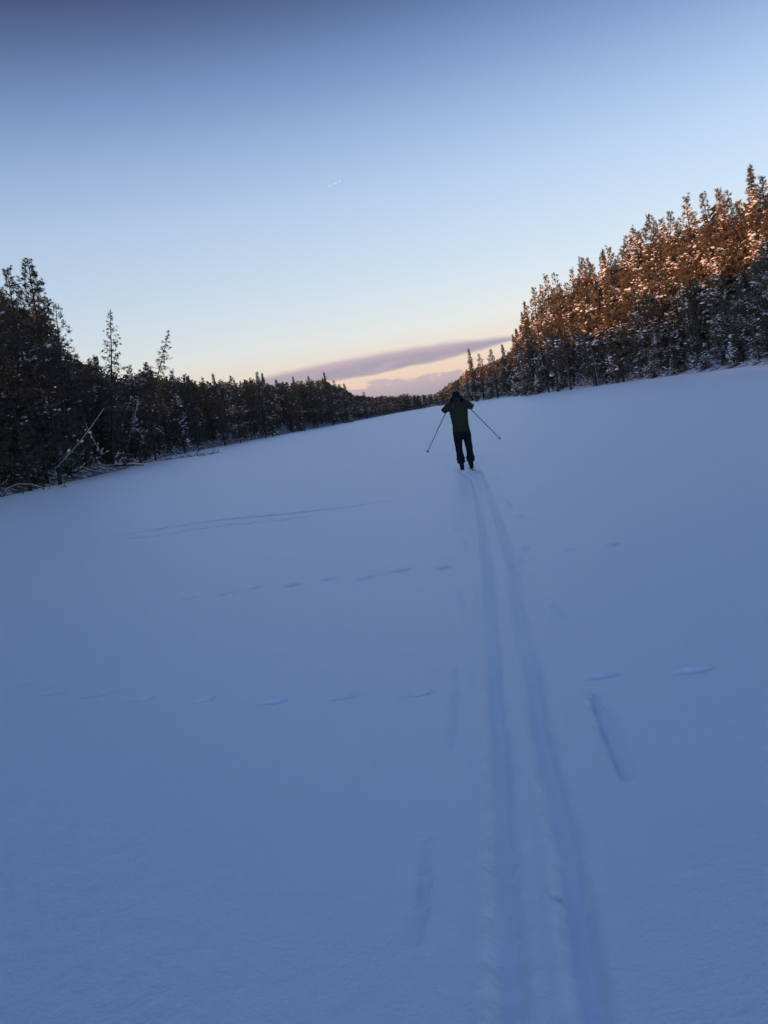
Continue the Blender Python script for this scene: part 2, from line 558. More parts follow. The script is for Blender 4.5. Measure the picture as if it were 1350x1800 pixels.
def groove(pa, pb, w, dep, soft=0.35):
    """an elongated trough dragged by a pole, from one point to another, deepest at the near end"""
    global ZZ
    a_, b_ = np.array(on_ground(*pa)), np.array(on_ground(*pb))
    L2 = ((b_ - a_) ** 2).sum()
    m = (YY > min(a_[1], b_[1]) - 0.4) & (YY < max(a_[1], b_[1]) + 0.4) & (XX > min(a_[0], b_[0]) - 0.4) & (XX < max(a_[0], b_[0]) + 0.4)
    x, y = XX[m], YY[m]
    t = np.clip(((x - a_[0]) * (b_[0] - a_[0]) + (y - a_[1]) * (b_[1] - a_[1])) / L2, 0, 1)
    d = np.hypot(x - a_[0] - t * (b_[0] - a_[0]), y - a_[1] - t * (b_[1] - a_[1]))
    ww = w * (0.45 + 0.55 * np.sin(np.clip(t, 0.03, 0.97) * math.pi) ** 0.7) * (1 + 0.15 * np.sin(t * 23 + pa[0]))
    ww = ww * (1 + 0.14 * vnoise(x, y, 22, int(pa[0])))
    dep = dep * 1.25
    pr = 1 / (1 + np.exp((d / ww - 1) / 0.26)) * (1 + 0.12 * vnoise(x, y, 35, int(pa[1])))
    ZZ[m] += -pr * dep * (0.45 + 0.55 * np.sin(math.pi * t) + 0.12 * np.sin(t * 17)) + dep * 0.12 * np.exp(-((d / ww - 1.7) / 0.4) ** 2)


for pa, pb, w, dep in [((738, 1478), (730, 1650), 0.028, 0.020), ((797, 1172), (789, 1310), 0.026, 0.018), ((824, 1178), (822, 1212), 0.022, 0.010),
                       ((808, 1040), (804, 1095), 0.032, 0.016), ((812, 948), (813, 975), 0.04, 0.016), ((805, 915), (806, 935), 0.045, 0.018), ((800, 895), (802, 908), 0.05, 0.016),
                       ((1036, 1220), (1096, 1366), 0.030, 0.038), ((968, 1062), (981, 1090), 0.042, 0.020),
                       ((889, 882), (897, 896), 0.04, 0.018), ((909, 904), (914, 916), 0.045, 0.020), ((919, 960), (922, 970), 0.045, 0.022), ((902, 978), (908, 1000), 0.06, 0.018),
                       ((925, 978), (938, 1000), 0.06, 0.006), ((855, 836), (875, 850), 0.09, 0.010), ((872, 826), (905, 838), 0.10, 0.010), ((795, 832), (810, 842), 0.10, 0.008)]:
    groove(pa, pb, w, dep)
dent(975, 1568, 0.012, 0.022, 0.016, 0, 0.2)
dent(757, 1178, 0.03, 0.05, 0.006, 0, 0.1)
lake = link('snow_covered_lake', grid_mesh('snow_covered_lake', XX, YY, ZZ, M_LAKE))
tag(lake, 'flat snow covered frozen lake with ski tracks and animal prints', kind='structure')


# ------------------------------------------------------------------ tree makers
ICO_V = None
import bmesh
_bm = bmesh.new()
bmesh.ops.create_icosphere(_bm, subdivisions=1, radius=1)
_bm.verts.ensure_lookup_table()
ICO_V = np.array([v.co[:] for v in _bm.verts])
ICO_F = np.array([[v.index for v in f.verts] for f in _bm.faces])
_bm.free()


def unit(v):
    return v / (np.linalg.norm(v, axis=-1, keepdims=True) + 1e-9)


def sprays(acc, P, D, size, k, width, rs, spread=0.8, lift=0.0):
    """k thin leaf-shaped quads round every clump point P, mostly along D"""
    n = len(P)
    P = np.repeat(P, k, 0)
    D = np.repeat(D, k, 0)
    S = np.repeat(size, k)[:, None] * rs.uniform(0.55, 1.25, (n * k, 1))
    d = unit(D + rs.normal(0, spread, (n * k, 3)) + np.array([0, 0, lift]))
    b = P + rs.normal(0, 0.10, (n * k, 3)) * np.repeat(size, k)[:, None] * 2 - d * S * 0.25
    w = unit(np.cross(d, rs.normal(0, 1, (n * k, 3)))) * S * width
    tip = b + d * S
    mid = b + d * S * 0.45
    V = np.stack([b, mid + w, tip, mid - w], 1).reshape(-1, 3)
    acc.add(V, f4=np.arange(n * k * 4).reshape(-1, 4))


def blobs(acc, P, S, D, rs, flat=0.5, elong=1.5):
    n = len(P)
    if not n:
        return
    V = ICO_V[None] * (1 + rs.uniform(-0.28, 0.28, (n, len(ICO_V), 1)))
    h = unit(D * np.array([1, 1, 0.6]))
    s = unit(np.cross(h, np.array([0, 0, 1.0])))
    u = np.cross(s, h)
    W3 = (h[:, None] * V[..., :1] * elong + s[:, None] * V[..., 1:2] + u[:, None] * V[..., 2:] * flat) * S[:, None, None]
    Vt = (P[:, None] + W3).reshape(-1, 3)
    f = (ICO_F[None] + (np.arange(n) * len(ICO_V))[:, None, None]).reshape(-1, 3)
    acc.add(Vt, f3=f)


def make_tree(kind, seed, H=20.0, R0=3.0, c0=0.3, nb=95, dens=1.0, snow=0.35, bend=0.3, clump=0.42, k=9):
    """returns meshes (trunk, crown, snow) for one tree standing at the origin"""
    rs = np.random.RandomState(seed)
    tr, cr, sn = Acc(), Acc(), Acc()
    zz = np.linspace(0, 1, 14)
    bx = bend * np.sin(zz * rs.uniform(1.5, 3.5)) * zz
    by = bend * np.sin(zz * rs.uniform(1.5, 3.5) + 1) * zz
    P = np.stack([bx, by, zz * H], 1)
    tr.tube(P, (0.014 * H + 0.03) * (1 - zz * 0.94) ** 0.85 * 0.62, 7)
    axis = lambda z: np.array([np.interp(z, P[:, 2], P[:, 0]), np.interp(z, P[:, 2], P[:, 1]), z])
    CP, CD, CS = [], [], []
    # dead stubs below the crown
    for i in range(int(14 * c0 / 0.3)):
        z = H * rs.uniform(0.06, max(0.1, c0))
        a = rs.uniform(0, 6.28)
        L = rs.uniform(0.4, 1.6)
        d = np.array([math.cos(a), math.sin(a), rs.uniform(-0.3, 0.2)])
        tr.tube([axis(z), axis(z) + d * L * 0.5, axis(z) + d * L + np.array([0, 0, -0.1])], [0.03, 0.018, 0.006], 3, False)
    lob = rs.uniform(0, 6.28, 3)
    for i in range(nb):
        t = (i + rs.uniform(0, 1)) / nb
        a = i * 2.39996 + rs.uniform(-0.5, 0.5)
        z = H * (c0 + (0.985 - c0) * t)
        if kind == 'pine':
            sh = (1 - t) ** 0.66 * (0.45 + 0.55 * min(1, t * 3.2)) * (1 + 0.28 * math.sin(a + lob[0]) + 0.22 * math.sin(t * 17 + lob[1]))
            L = max(0.5, R0 * sh * rs.uniform(0.6, 1.25))
            e0 = R(-8 + 55 * t ** 1.4 + rs.uniform(-12, 12))
            curve = 0.10
        else:
            sh = (1 - t) ** 0.72 * (0.7 + 0.3 * min(1, t * 6)) * (1 + 0.12 * math.sin(t * 30 + lob[1]) + 0.1 * math.sin(a + lob[0]))
            L = max(0.22, R0 * sh * rs.uniform(0.7, 1.2))
            e0 = R(-22 + 52 * t ** 2.5 + rs.uniform(-8, 8))
            curve = 0.16 if t < 0.85 else 0
        hd = np.array([math.cos(a), math.sin(a), 0])
        b = axis(z)
        ns = 5
        s_ = np.linspace(0, 1, ns)
        path = b + hd * (s_ * L * math.cos(e0))[:, None] + np.array([0, 0, 1.0]) * ((s_ * math.sin(e0) + (s_ ** 2.2) * curve) * L)[:, None]
        tr.tube(path, (0.012 + 0.012 * L) * (1 - s_ * 0.85), 3, False)
        side = np.array([-hd[1], hd[0], 0])
        if kind == 'pine':
            nc = max(3, int((3 + L * L * 2.0) * dens))
            s = rs.uniform(0.32, 1.03, nc) ** 0.8
            lat = rs.uniform(-1, 1, nc) * 0.33 * L * (0.35 + 0.65 * np.sin(np.clip(s, 0, 1) * math.pi * 0.8))
            vz = rs.normal(0, 0.10 + 0.02 * L, nc)
            D = hd + side * (lat / (L + 0.1) * 1.3)[:, None] + np.array([0, 0, 0.35])
        else:
            nc = max(3, int((3 + L * 5.5) * dens))
            s = rs.uniform(0.08, 1.0, nc)
            lat = rs.uniform(-1, 1, nc) * 0.34 * L * (1.05 - s)
            vz = -np.abs(rs.normal(0, 0.10 + 0.03 * L, nc))
            D = hd * 0.7 + side * (np.sign(lat) * 0.6)[:, None] + np.array([0, 0, -0.35 if t < 0.9 else 0.6])
        pp = np.stack([np.interp(s, s_, path[:, q]) for q in range(3)], 1) + side * lat[:, None] + np.array([0, 0, 1.0]) * vz[:, None]
        CP.append(pp)
        CD.append(D)
        CS.append(np.full(nc, clump) * rs.uniform(0.7, 1.25, nc) * (0.75 + 0.25 * min(1, L / 1.2)))
    # leader
    CP.append(axis(H * 0.985)[None] + np.array([[0, 0, 0.0], [0, 0, 0.15], [0, 0, -0.3]]))
    CD.append(np.array([[0, 0, 1.0]] * 3))
    CS.append(np.full(3, clump * 0.8))
    CP, CD, CS = np.vstack(CP), unit(np.vstack(CD)), np.concatenate(CS)
    if kind == 'pine':
        sprays(cr, CP, CD, CS, int(k * 1.6), 0.085, rs, 0.6, 0.1)
    else:
        sprays(cr, CP, CD, CS, int(k * 1.5), 0.10, rs, 0.42, -0.1)
    # snow lies in patches: whole boughs loaded, others bare
    pat = np.sin(CP[:, 0] * 1.7 + lob[0]) + np.sin(CP[:, 1] * 1.9 + lob[1]) + np.sin(CP[:, 2] * 1.3 + lob[2]) + rs.normal(0, 0.9, len(CP))
    thr = np.quantile(pat, 1 - min(0.7, snow * 0.85))
    keep = pat > thr
    sp, sd = CP[keep], CD[keep]
    sz = rs.uniform(0.06, 0.155, len(sp)) * (1 + 1.2 * (rs.uniform(0, 1, len(sp)) > 0.82)) * clump / 0.38
    sd = sd + rs.normal(0, 0.35, sd.shape)
    blobs(sn, sp + np.array([0, 0, 0.07]), sz, sd, rs)
    s2 = Acc()
    kk = rs.uniform(0, 1, len(sp)) < 0.2
    blobs(s2, sp[kk] + np.array([0, 0, 0.06]), sz[kk] * 0.85, sd[kk], rs)
    full = sn.mesh(kind + '_snow', [M_SNOW], True)
    LIGHT_SNOW[full.name] = s2.mesh(kind + '_light_snow', [M_SNOW], True)
    return (tr.mesh(kind + '_trunk', [M_BARK], True),
            cr.mesh(kind + '_crown', [M_PINE if kind == 'pine' else M_SPRUCE]),
            full)


LIGHT_SNOW = {}
PROTO = {'pine': [], 'spruce': []}
for i, (R0, c0, nb, bend, sn) in enumerate([(3.4, 0.08, 128, 0.5, 0.34), (2.9, 0.13, 112, 0.7, 0.30), (4.0, 0.05, 138, 0.3, 0.38), (2.6, 0.16, 104, 0.6, 0.26), (3.2, 0.04, 135, 0.4, 0.42), (3.5, 0.20, 106, 0.8, 0.3)]):
    PROTO['pine'].append(make_tree('pine', 100 + i, 20, R0, c0, nb, 1.3, sn, bend, clump=0.34))
for i, (R0, c0, nb, sn) in enumerate([(2.3, 0.06, 170, 0.30), (1.9, 0.10, 150, 0.24), (2.7, 0.04, 185, 0.36), (2.2, 0.05, 160, 0.42)]):
    PROTO['spruce'].append(make_tree('spruce', 200 + i, 20, R0, c0, nb, 1.0, sn, 0.15, clump=0.40, k=7))
PROTO['sparse'] = [make_tree('spruce', 300 + i, 20, 3.3, 0.22, 84, 0.62, 0.10, 0.25, clump=0.34, k=6) for i in range(2)]
PROTO['sparse'] += [make_tree('pine', 310, 20, 3.2, 0.25, 66, 0.7, 0.14, 0.4, clump=0.36, k=8)]
PROTO['young'] = [make_tree('spruce', 320 + i, 6, 1.5, 0.02, 75, 1.2, 0.55, 0.05, clump=0.30, k=7) for i in range(2)]

ROOTS = {}


def place_tree(kind, variant, X, Y, height, rz, lean=(0, 0), label='', group=None, cat=None):
    """first use makes the thing with its parts, later uses copy it"""
    name = {'pine': 'pine_tree', 'spruce': 'spruce_tree', 'sparse': 'spruce_tree', 'young': 'young_spruce'}[kind]
    if kind == 'sparse' and variant == 2:
        name = 'pine_tree'
    key = (kind, variant)
    z = gz(X, Y) - 0.1
    if key not in ROOTS:
        root = empty(name, (X, Y, z))
        tm, cm, sm = PROTO[kind][variant]
        link('trunk', tm, root)
        link('crown', cm, root)
        link('snow_load', sm, root)['kind'] = 'stuff'
        ROOTS[key] = root
    else:
        src = ROOTS[key]
        root = src.copy()
        COL.objects.link(root)
        for ch in src.children:
            c = ch.copy()
            COL.objects.link(c)
            c.parent = root
        root.location = (X, Y, z)
    H0 = 6.0 if kind == 'young' else 20.0
    s = (height + 0.1) / H0
    wd = s * (1.0 if s > 0.95 else (0.95 / s) ** 0.55) * (1.35 if Y > 290 else 1)
    for ch in root.children:
        if ch.name.startswith('crown'):
            # right bank and far shore get needle copies with sun glow in their colour
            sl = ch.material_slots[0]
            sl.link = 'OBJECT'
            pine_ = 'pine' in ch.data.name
            sunlit_side = not (X < 0.06 * Y + 8 and Y < 330)
            sl.material = (M_PINE_LIT if pine_ else M_SPRUCE_LIT) if sunlit_side else (M_PINE if pine_ else M_SPRUCE)
        if ch.name.startswith('snow_load'):
            full = PROTO[kind][variant][2]
            ch.data = LIGHT_SNOW[full.name] if X < 0.06 * Y + 8 and Y < 330 and rnd.random() < 0.8 else full
    root.rotation_mode = 'XYZ'
    root.rotation_euler = (Matrix.Rotation(lean[0], 3, 'Y') @ Matrix.Rotation(lean[1], 3, 'X') @ Matrix.Rotation(rz, 3, 'Z')).to_euler()
    root.scale = (wd, wd, s)
    for k_ in ('group',):
        if k_ in root:
            del root[k_]
    tag(root, label, cat or ('pine' if 'pine' in name else 'spruce'), group)
    return root


LAND = []


def hero(px, py, Y, kind, variant, label, lean=0.0, group=None, rz=None):
    LAND.append((px, Y, label))
    X, Z = at_depth(px, py, Y)
    bx = X - Z * math.tan(lean)
    z0 = gz(bx, Y)
    return place_tree(kind, variant, bx, Y, (Z - z0) / math.cos(lean), rnd.uniform(0, 6.28) if rz is None else rz, (lean, 0), label, group)


# named trees whose tips can be pointed at
hero(22, 469, 71, 'pine', 1, 'tall dark pine just left of the tallest left-shore pine, slim bluish tip', R(3))
hero(50, 456, 68, 'pine', 0, 'tallest pine on the left shore, broad crown with a sunlit double tip', R(4))
hero(-12, 500, 64, 'pine', 0, 'broad dark pine cut by the left edge of the photo', R(2))
hero(104, 533, 78, 'sparse', 2, 'thin open pine with a bare spike tip beside the tallest left pine', R(9))
hero(163, 627, 96, 'pine', 3, 'low rounded pine between the open pine and the upright spruce', R(5))
hero(193, 544, 92, 'sparse', 0, 'slender sparse spruce standing alone above the left treeline', R(10))
hero(296, 580, 118, 'sparse', 1, 'thin spruce leaning far out over the left treeline', R(26))
hero(258, 637, 125, 'pine', 0, 'bushy pine with reddish sunlit top below the leaning spruce', R(6))
hero(228, 644, 112, 'pine', 5, 'reddish topped pine between the lone spruce and the leaning spruce', R(5))
hero(305, 651, 150, 'pine', 3, 'open topped pine right behind the leaning spruce', R(3))
hero(328, 657, 158, 'pine', 1, 'pointed brown topped pine right of the leaning spruce', R(2))
hero(374, 656, 185, 'spruce', 1, 'sharp pointed spruce in the middle of the left treeline', R(1))
hero(404, 661, 196, 'pine', 2, 'round topped brownish pine right of the sharp pointed spruce', R(1))
hero(449, 654, 218, 'pine', 4, 'rounded pine with warm sunlit top near the start of the long cloud', R(1))
hero(460, 655, 220, 'spruce', 0, 'pointed spruce tight against the rounded sunlit pine under the cloud', R(0))
hero(515, 661, 262, 'spruce', 2, 'spruce with small pointed top in front of the cloud band', R(1))
hero(542, 661, 280, 'pine', 0, 'warm topped pine in front of the cloud band', R(0))
hero(570, 654, 292, 'spruce', 1, 'tall pointed spruce near the right end of the dark left treeline', R(0))
hero(604, 674, 330, 'spruce', 2, 'last pointed spruce at the right end of the dark left treeline', R(0))
hero(638, 689, 400, 'pine', 1, 'small forked pine right past the end of the dark treeline', R(0))
hero(1317, 289, 112, 'spruce', 0, 'tallest sunlit orange spruce on the right bank', R(-1))
hero(1343, 308, 114, 'pine', 4, 'orange lit pine at the right edge behind the snowy dark pine', R(0))
hero(1343, 372, 98, 'pine', 2, 'dark pine with thick white snow pads at the right edge', R(-2))
hero(1279, 334, 122, 'sparse', 2, 'thin see-through pine left of the tallest orange spruce', R(-1))
hero(1257, 333, 124, 'pine', 0, 'tall pine with bright orange snow clumps next to the thin pine', R(-1))
hero(1240, 338, 126, 'pine', 1, 'grey tipped pine just left of the bright orange clumped pine', R(-1))
hero(1212, 344, 128, 'pine', 3, 'narrow dark tipped pine standing above its orange lit neighbours', R(-1))
hero(1174, 371, 134, 'pine', 5, 'small tufted pine top between two broad orange crowns', R(0))
hero(1140, 377, 138, 'pine', 2, 'broad orange lit pine with a dark bluish top', R(-1))
hero(1105, 413, 145, 'pine', 0, 'thin grey pine top on the slope of the right skyline', R(0))
hero(1067, 435, 152, 'pine', 3, 'grey feathery pine rising behind a dark pointed spruce', R(0))
hero(1057, 438, 150, 'spruce', 1, 'dark pointed spruce tip in the middle of the right skyline', R(0))
hero(1016, 453, 158, 'pine', 1, 'greyish forked pine where the right skyline steps down', R(-1))
hero(976, 478, 168, 'sparse', 2, 'open pine with flat bare-looking branches on the right skyline', R(0))
hero(954, 485, 174, 'pine', 3, 'slim open pine left of the flat branched pine', R(0))
hero(937, 505, 186, 'pine', 5, 'pine with left side lit rusty near the headland tip', R(-1))
hero(920, 529, 194, 'spruce', 2, 'outermost tall spruce at the left end of the right forest', R(-1))
hero(906, 578, 208, 'spruce', 3, 'spruce on the headland tip, lower half over the ice', R(-3))
hero(824, 612, 330, 'spruce', 1, 'tall narrow spruce at the left end of the small group beyond the headland', R(0))
hero(839, 623, 332, 'pine', 3, 'rounded pine right beside the narrow spruce beyond the headland', R(0))
hero(863, 614, 310, 'pine', 4, 'broad warm topped pine in the group beyond the headland', R(0))
hero(882, 605, 300, 'spruce', 0, 'pointed spruce near the headland in the group beyond it', R(0))

SKYL = [(-60, 500), (0, 515), (21, 498), (55, 505), (72, 545), (86, 600), (110, 618), (138, 622), (150, 628), (176, 646), (213, 650), (229, 650), (258, 645), (285, 652), (306, 656), (345, 665), (374, 664),
        (404, 665), (424, 668), (449, 660), (484, 669), (500, 667), (542, 665), (570, 662), (581, 672), (604, 680), (624, 693), (638, 693), (659, 697), (671, 694),
        (695, 695), (714, 690), (733, 693), (766, 690), (780, 680), (801, 666), (813, 657), (823, 646), (851, 638), (870, 628), (891, 619), (900, 606), (906, 585), (913, 562), (920, 535),
        (937, 512), (965, 497), (991, 495), (1001, 486), (1016, 460), (1037, 453), (1057, 445), (1076, 444), (1105, 418), (1116, 406), (1140, 385), (1159, 394), (1174, 380), (1195, 381),
        (1212, 360), (1229, 366), (1250, 345), (1279, 350), (1295, 356), (1317, 320), (1350, 322), (1420, 330)]
SX, SY_ = np.array([p[0] for p in SKYL]), np.array([p[1] for p in SKYL])


def sky_height(X, Y, lean=0.0):
    """height that brings a tree's tip to the treeline seen above its foot"""
    z0 = gz(X, Y)
    lo, hi = 2.0, 40.0
    for _ in range(14):
        mid = (lo + hi) / 2
        px, py = project(X + mid * math.tan(lean), Y, z0 + mid)
        if py > np.interp(px, SX, SY_):
            lo = mid
        else:
            hi = mid
    return lo


def along(pts, y_lo, y_hi):
    """walk a shoreline, yielding (x, y, outward normal) with a caller-set step"""
    P = np.array([p for p in pts], float)
    seg = np.linalg.norm(np.diff(P, axis=0), axis=1)
    cum = np.concatenate([[0], np.cumsum(seg)])
    return P, cum


def scatter(pts, outward, spec):
    """spec: list of (y_lo, y_hi, step, rows)"""
    P, cum = along(pts, 0, 0)
    for y_lo, y_hi, step, offs in spec:
        for r, (off, hlo, hhi, pin) in enumerate(offs):
            s = rnd.uniform(0, step)
            while s < cum[-1]:
                x = np.interp(s, cum, P[:, 0])
                y = np.interp(s, cum, P[:, 1])
                x2 = np.interp(s + 0.5, cum, P[:, 0])
                y2 = np.interp(s + 0.5, cum, P[:, 1])
                s += step * rnd.uniform(0.7, 1.3)
                if not (y_lo <= y < y_hi):
                    continue
                tx, ty = x2 - x, y2 - y
                l = math.hypot(tx, ty) + 1e-9
                nx, ny = (-ty / l * outward, tx / l * outward)
                o = off + rnd.uniform(-1.2, 1.2)
                X, Y = x + nx * o, y + ny * o
                if shore_dist(np.array([X]), np.array([Y]))[0] < 0.6:
                    continue
                px, py = project(X, Y, gz(X, Y))
                if px < -70 or px > 1400:
                    continue
                Hs = sky_height(X, Y)
                h = max(5.0, min(26, Hs * rnd.uniform(hlo, hhi)))
                if h > Hs * 1.02:
                    h = max(3.0, Hs * 0.97)
                yield X, Y, px, r, h, pin


n_tree = {'pine': 0, 'spruce': 0}


def fill(pts, outward, spec, lean_side):
    for X, Y, px, r, h, pin in scatter(pts, outward, spec):
        kind = 'pine' if rnd.random() < pin else 'spruce'
        v = rnd.randrange(len(PROTO[kind]))
        n_tree[kind] += 1
        side = 'L' if X < 0.06 * Y + 8 else 'R'
        best = min(LANDMARKS, key=lambda q: abs(q[0] - px) + abs(math.log(q[1] / Y)) * 60 + (0 if q[3] == side else 400))
        dx = px - best[0]
        rel = 'below' if abs(dx) < 7 else ('just left of' if dx < 0 else 'just right of') if abs(dx) < 20 else ('a little left of' if dx < 0 else 'a little right of') if abs(dx) < 40 else ('further left of' if dx < 0 else 'further right of')
        r = 4 if pin < 0.3 else r
        kd = {0: 'low shoreline %s', 1: 'mid-height %s', 2: 'tall third-row %s', 3: 'tall back-row %s', 4: 'very low young %s'}[r] % kind
        grp = 'conifers along the left shore' if side == 'L' and Y < 350 else 'conifers of the far shore' if Y > 340 else 'conifers on the right bank'
        place_tree(kind, v, X, Y, h, rnd.uniform(0, 6.28), (lean_side * R(rnd.uniform(0, 6)), R(rnd.uniform(-2, 2))),
                   '%s %s the %s' % (kd, rel, best[2]), grp)


LANDMARKS = [(22, 71, 'slim bluish-tipped left pine', 'L'), (50, 68, 'tallest left pine', 'L'), (104, 78, 'open spike-tipped pine', 'L'),
             (163, 96, 'low rounded left pine', 'L'), (193, 92, 'lone upright sparse spruce', 'L'), (296, 118, 'strongly leaning spruce', 'L'), (228, 112, 'reddish topped left pine', 'L'),
             (328, 158, 'pointed brown topped pine', 'L'), (374, 185, 'sharp pointed mid spruce', 'L'), (404, 196, 'round brownish mid pine', 'L'), (449, 218, 'warm topped rounded pine', 'L'),
             (484, 240, 'spruce pair under the cloud', 'L'), (515, 262, 'small pointed cloud-front spruce', 'L'), (542, 280, 'warm topped cloud-front pine', 'L'), (570, 292, 'tall treeline-end spruce', 'L'),
             (604, 330, 'last pointed left spruce', 'L'), (638, 400, 'small forked far pine', 'L'), (690, 600, 'gap under the low cloud', 'L'), (740, 640, 'low middle of the far shore', 'L'),
             (790, 560, 'hat of the skier', 'R'), (824, 332, 'tall narrow spruce past the headland', 'R'), (863, 310, 'broad warm pine beyond the headland', 'R'), (882, 300, 'pointed spruce beyond the headland', 'R'),
             (906, 208, 'headland tip spruce', 'R'), (937, 186, 'rusty sided headland pine', 'R'), (976, 168, 'flat branched open pine', 'R'), (1016, 158, 'greyish forked right pine', 'R'),
             (1057, 150, 'dark pointed skyline spruce', 'R'), (1105, 145, 'thin grey pine top', 'R'), (1140, 138, 'broad orange bluish-topped pine', 'R'), (1174, 134, 'small tufted pine top', 'R'),
             (1212, 128, 'narrow dark tipped pine', 'R'), (1250, 125, 'orange clumped tall pine', 'R'), (1279, 122, 'thin see-through pine', 'R'), (1317, 112, 'tallest orange spruce', 'R'), (1343, 98, 'snow padded right edge pine', 'R')]
fill(SHORE_L, 1, [(56, 125, 4.5, [(1.5, 0.38, 0.72, 0.55), (5.5, 0.6, 0.92, 0.8), (10.5, 0.85, 1.0, 0.9), (0.9, 0.14, 0.34, 0.25)]),
                  (125, 300, 4.6, [(1.2, 0.45, 0.85, 0.55), (6, 0.85, 1.0, 0.8)]),
                  (300, 690, 7.0, [(1.5, 0.75, 1.0, 0.75)])], 1)
fill(SHORE_R[::-1], -1, [(86, 212, 5.1, [(1.6, 0.28, 0.55, 0.45), (7, 0.5, 0.8, 0.7), (14, 0.75, 1.0, 0.85), (22, 0.9, 1.0, 0.9), (0.9, 0.10, 0.26, 0.2)]),
                         (212, 340, 6.0, [(2, 0.55, 0.95, 0.5), (9, 0.8, 1.0, 0.7)]),
                         (340, 690, 7.5, [(2.0, 0.75, 1.0, 0.7)])], -1)
fill([(16, 625), (24, 668), (34, 684), (48, 688), (60, 668), (70, 630)], 1, [(600, 700, 5.0, [(1.0, 0.7, 1.0, 0.75), (7, 0.85, 1.0, 0.75)])], 0)
print('trees', n_tree)

# ------------------------------------------------------------------ deep forest behind the rows: one uncountable mass
def light_tree(seed, kind):
    rs = np.random.RandomState(seed)
    acc = Acc()
    H = 18.0
    acc.tube([(0, 0, 0), (0, 0, H * 0.5), (0, 0, H * 0.95)], [0.2, 0.13, 0.03], 4, False)
    n = 145
    t = rs.uniform(0, 1, n) ** 0.8
    a = rs.uniform(0, 6.28, n)
    rr = (2.6 * (1 - t) ** 0.65 + 0.15) * rs.uniform(0.25, 1.05, n)
    P = np.stack([np.cos(a) * rr, np.sin(a) * rr, H * (0.15 + 0.83 * t)], 1)
    D = np.stack([np.cos(a), np.sin(a), np.full(n, 0.1)], 1)
    sprays(acc, P, D, np.full(n, 1.3), 1, 0.32, rs, 0.6)
    return np.vstack(acc.V), np.vstack(acc.F4)


# rows are 0..3 for the tall ones; the young row comes last
LT = [light_tree(i, 'pine') for i in range(4)]


def mass(name, pts, label):
    Vs, Fs, n = [], [], 0
    for X, Y, h in pts:
        V, Fq = LT[rnd.randrange(4)]
        a = rnd.uniform(0, 6.28)
        s = h / 18.0
        c, s_ = math.cos(a) * s, math.sin(a) * s
        Rm = np.array([[c, -s_, 0], [s_, c, 0], [0, 0, s]])
        Vs.append(V @ Rm.T + np.array([X, Y, gz(X, Y)]))
        Fs.append(Fq + n)
        n += len(V)
    o = link(name, mesh_np(name, np.vstack(Vs), [np.vstack(Fs)], [M_PINE]))
    tag(o, label, kind='stuff')
    return o


pts = []
for P0, outward in ((SHORE_L, 1), (SHORE_R[::-1], -1)):
    P, cum = along(P0, 0, 0)
    s = 0
    while s < cum[-1]:
        x, y = np.interp(s, cum, P[:, 0]), np.interp(s, cum, P[:, 1])
        x2, y2 = np.interp(s + 0.5, cum, P[:, 0]), np.interp(s + 0.5, cum, P[:, 1])
        tx, ty = x2 - x, y2 - y
        l = math.hypot(tx, ty) + 1e-9
        nx, ny = -ty / l * outward, tx / l * outward
        s += rnd.uniform(2.6, 4.4) if y > -150 else 9
        for off in ((4, 10, 16, 24, 33) if y < 56 else (12, 19, 26, 34, 44)):
            if y > 330:
                off = off * 0.9 - 10
            o = off + rnd.uniform(-2.5, 2.5)
            X, Y = x + nx * o, y + ny * o
            if shore_dist(np.array([X]), np.array([Y]))[0] < 0.8:
                continue
            if Y > 20:
                px, py = project(X, Y, gz(X, Y))
                if -90 < px < 1440:
                    h = min(22, sky_height(X, Y) * rnd.uniform(0.72, 0.95))
                    if h < 3:
                        continue
                    pts.append((X, Y, h))
                    continue
            if outward == -1:
                if off < 20 and Y > -120:
                    pts.append((X, Y, rnd.uniform(13, 19)))
            else:
                tall = rnd.uniform(15.5, 20) + (3 if 15 < Y < 45 else 0)
                pts.append((X, Y, max(5.0, min(tall + 8, 19.5 + (4.5 if 5 < Y < 52 else 0) + 0.085 * o - gz(X, Y)))))
for _ in range(260):
    X, Y = rnd.uniform(-20, 110), rnd.uniform(640, 780)
    if shore_dist(np.array([X]), np.array([Y]))[0] > 5:
        h = sky_height(X, Y) * rnd.uniform(0.7, 0.95)
        if h > 3:
            pts.append((X, Y, min(h, 22)))
mass('forest', pts, 'dark mass of conifers deep in the woods behind the front trees')

